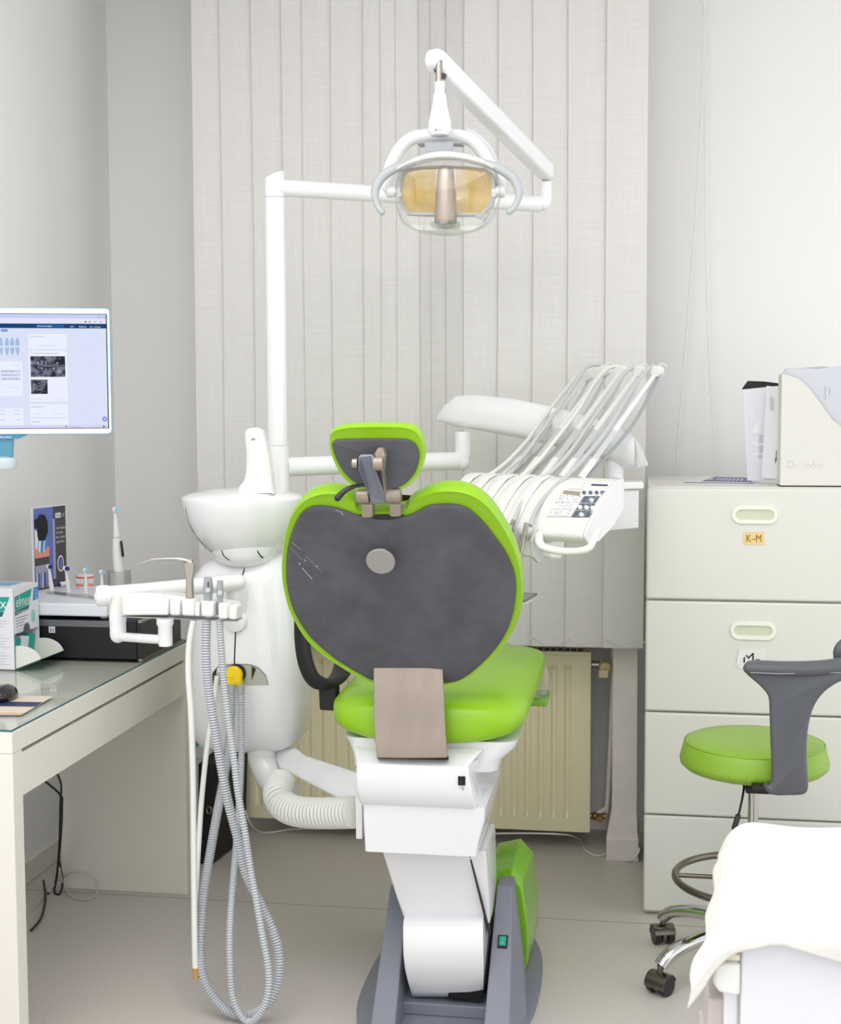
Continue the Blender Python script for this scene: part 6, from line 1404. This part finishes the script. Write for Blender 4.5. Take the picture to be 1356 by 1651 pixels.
b = MB(); b.tube(spline([zs4(848, 150, YT2+.06), zs4(850, 120, YT2+.06), zs4(880, 95, YT2+.07), zs4(950, 95, YT2+.09)], 6), .016, 16, rnd=True); b.build('bar_tip', GREYS, st, smooth=60)
b = MB(); q = zs4(640, 700, YT2); b.box((SC.x-.02, q.y, q.z-.006), (q.x+.03, SC.y-.05, q.z+.008)); b.build('back_mount', BLACKM, st, bevel=.003)
b = MB(); b.tube([zs4(482, 214, YT2-.0175), zs4(600, 219, YT2-.021), zs4(850, 214, YT2-.006)], .0007, 6); b.build('mould_line', LGREY, st)

# ================================================================== TROLLEY + CLOTH (foreground right)
tz = .745
tr = thing('trolley', (.42, 2.1, 0), 'white instrument trolley in the right foreground under a cloth', 'trolley')
fy = 1.845
xl_ = at(1194, 1600, fy).x; xo = at(1150, 1570, fy).x
b = MB(); b.hexa([(xl_, fy, .06), (.78, fy, .06), (.78, 2.25, .06), (xl_+.055, 2.25, .06), (xl_, fy, .777), (.78, fy, .777), (.78, 2.25, .777), (xl_+.055, 2.25, .777)]); b.build('cabinet', TROL, tr, bevel=.003)
zt6 = at(1150, 1549, fy).z; zb6 = at(1150, 1598, fy).z
b = MB(); P = [(xo+.008, zb6), (xl_-.001, zb6-.003), (xl_-.001, zt6), (xo+.004, zt6), (xo, zt6-.008), (xo, zb6+.012)]; b.prism([(x, fy-.006, z) for x, z in P], (0, .10, 0)); b.build('side_rail', WHITE, tr, smooth=30, bevel=.005, bseg=3)
b = MB(); b.box((xo+.006, fy+.002, zt6), (xl_-.001, fy+.09, zt6+.010)); b.build('corner_edge', mat('worktop_cream', rgb(245, 238, 206), .5), tr, bevel=.002)
b = MB(); b.box((at(1168, 1620, fy).x, fy+.01, .02), (xl_-.002, fy+.04, zb6)); b.build('leg', TROL, tr, bevel=.003)
b = MB(); q = at(1138, 1640, fy+.08); b.box((q.x-.006, fy+.06, .1), (q.x+.02, fy+.16, .60)); b.box((q.x, fy+.02, .60), (q.x+.035, fy+.12, zb6-.02)); b.build('side_bracket', mat('bracket_rose', rgb(196, 186, 182), .5), tr, bevel=.003)
# cloth: rows from back to front, over the top, rolling down at the left and hanging a little at the front
ct = .784; E0 = at(1184, 1320, 2.40); xb_, xf_ = atz(1186, 1322, ct).x, atz(1165, 1500, ct).x
yb_, yf_ = atz(1186, 1322, ct).y, fy-.004
def cloth_pt(u, v):
    # v 0 front .. 1 back; u 0 left hem .. 1 right end
    xe = xf_+(xb_-xf_)*v
    Lh = .058+.008*math.sin(v*5+.6)
    s_ = u*(Lh+.78-xe)-Lh
    fr = .055
    t = v*(yb_-yf_+fr)-fr
    y = yf_+max(t, 0); x = xe+s_; z = ct
    z += .0022*math.sin(x*33+y*9)*math.cos(y*19)+.0012*math.sin(y*57+x*13)
    if s_ < .035:
        d = .035-s_; Lt = Lh+.035; k = d/Lt
        ang = min(1.0, d/.06)*R(62)
        if d < .06: dx = .058*math.sin(ang)*.98; dz = .058*(1-math.cos(ang))
        else:
            a = R(62); e = d-.06; dx = .058*math.sin(a)*.98+e*math.cos(a)*.9; dz = .058*(1-math.cos(a))+e*math.sin(a)
        x = xe+.035-dx; z -= dz
        w_ = max(0, k-.3)
        x += .004*w_*math.sin(v*21+1)-.025*w_*max(0, 1-v/.3); y += .006*w_*math.sin(v*17)
        z += .0015*w_*math.sin(v*33)
    if t < 0:
        h_ = -t
        drop = 1.0-.45*math.exp(-((x-.185)/.045)**2)-.15*math.exp(-((x-.12)/.03)**2)+.35*max(0, min(1, (x-.24)/.12))
        drop += .35*min(1, max(0, -(s_-.01)/.04))
        h_ *= .66*drop
        r_ = .014
        if h_ < r_*1.4: a = h_/r_; y = yf_-r_*math.sin(min(a, 1.5)); z -= r_*(1-math.cos(min(a, 1.5)))
        else: y = yf_-r_-.0; z -= r_+(h_-r_*1.4)
        y -= .003*math.sin(x*40)*min(1, h_/.03)
    if v > .93:
        k = (v-.93)/.07; z -= .012*k*k
    return Vector((x, y, z))
b = MB(); NU, NV = 130, 90
V = [[b.bm.verts.new(cloth_pt(i/NU, j/NV)) for i in range(NU+1)] for j in range(NV+1)]
for j in range(NV):
    for i in range(NU): b.bm.faces.new((V[j][i], V[j][i+1], V[j+1][i+1], V[j+1][i]))
o = b.build('cloth', CLOTH, smooth=180); md = o.modifiers.new('thick', 'SOLIDIFY'); md.thickness = .004; md.offset = 1
tag(o, 'creamy white terry cloth draped over the foreground trolley', 'cloth')
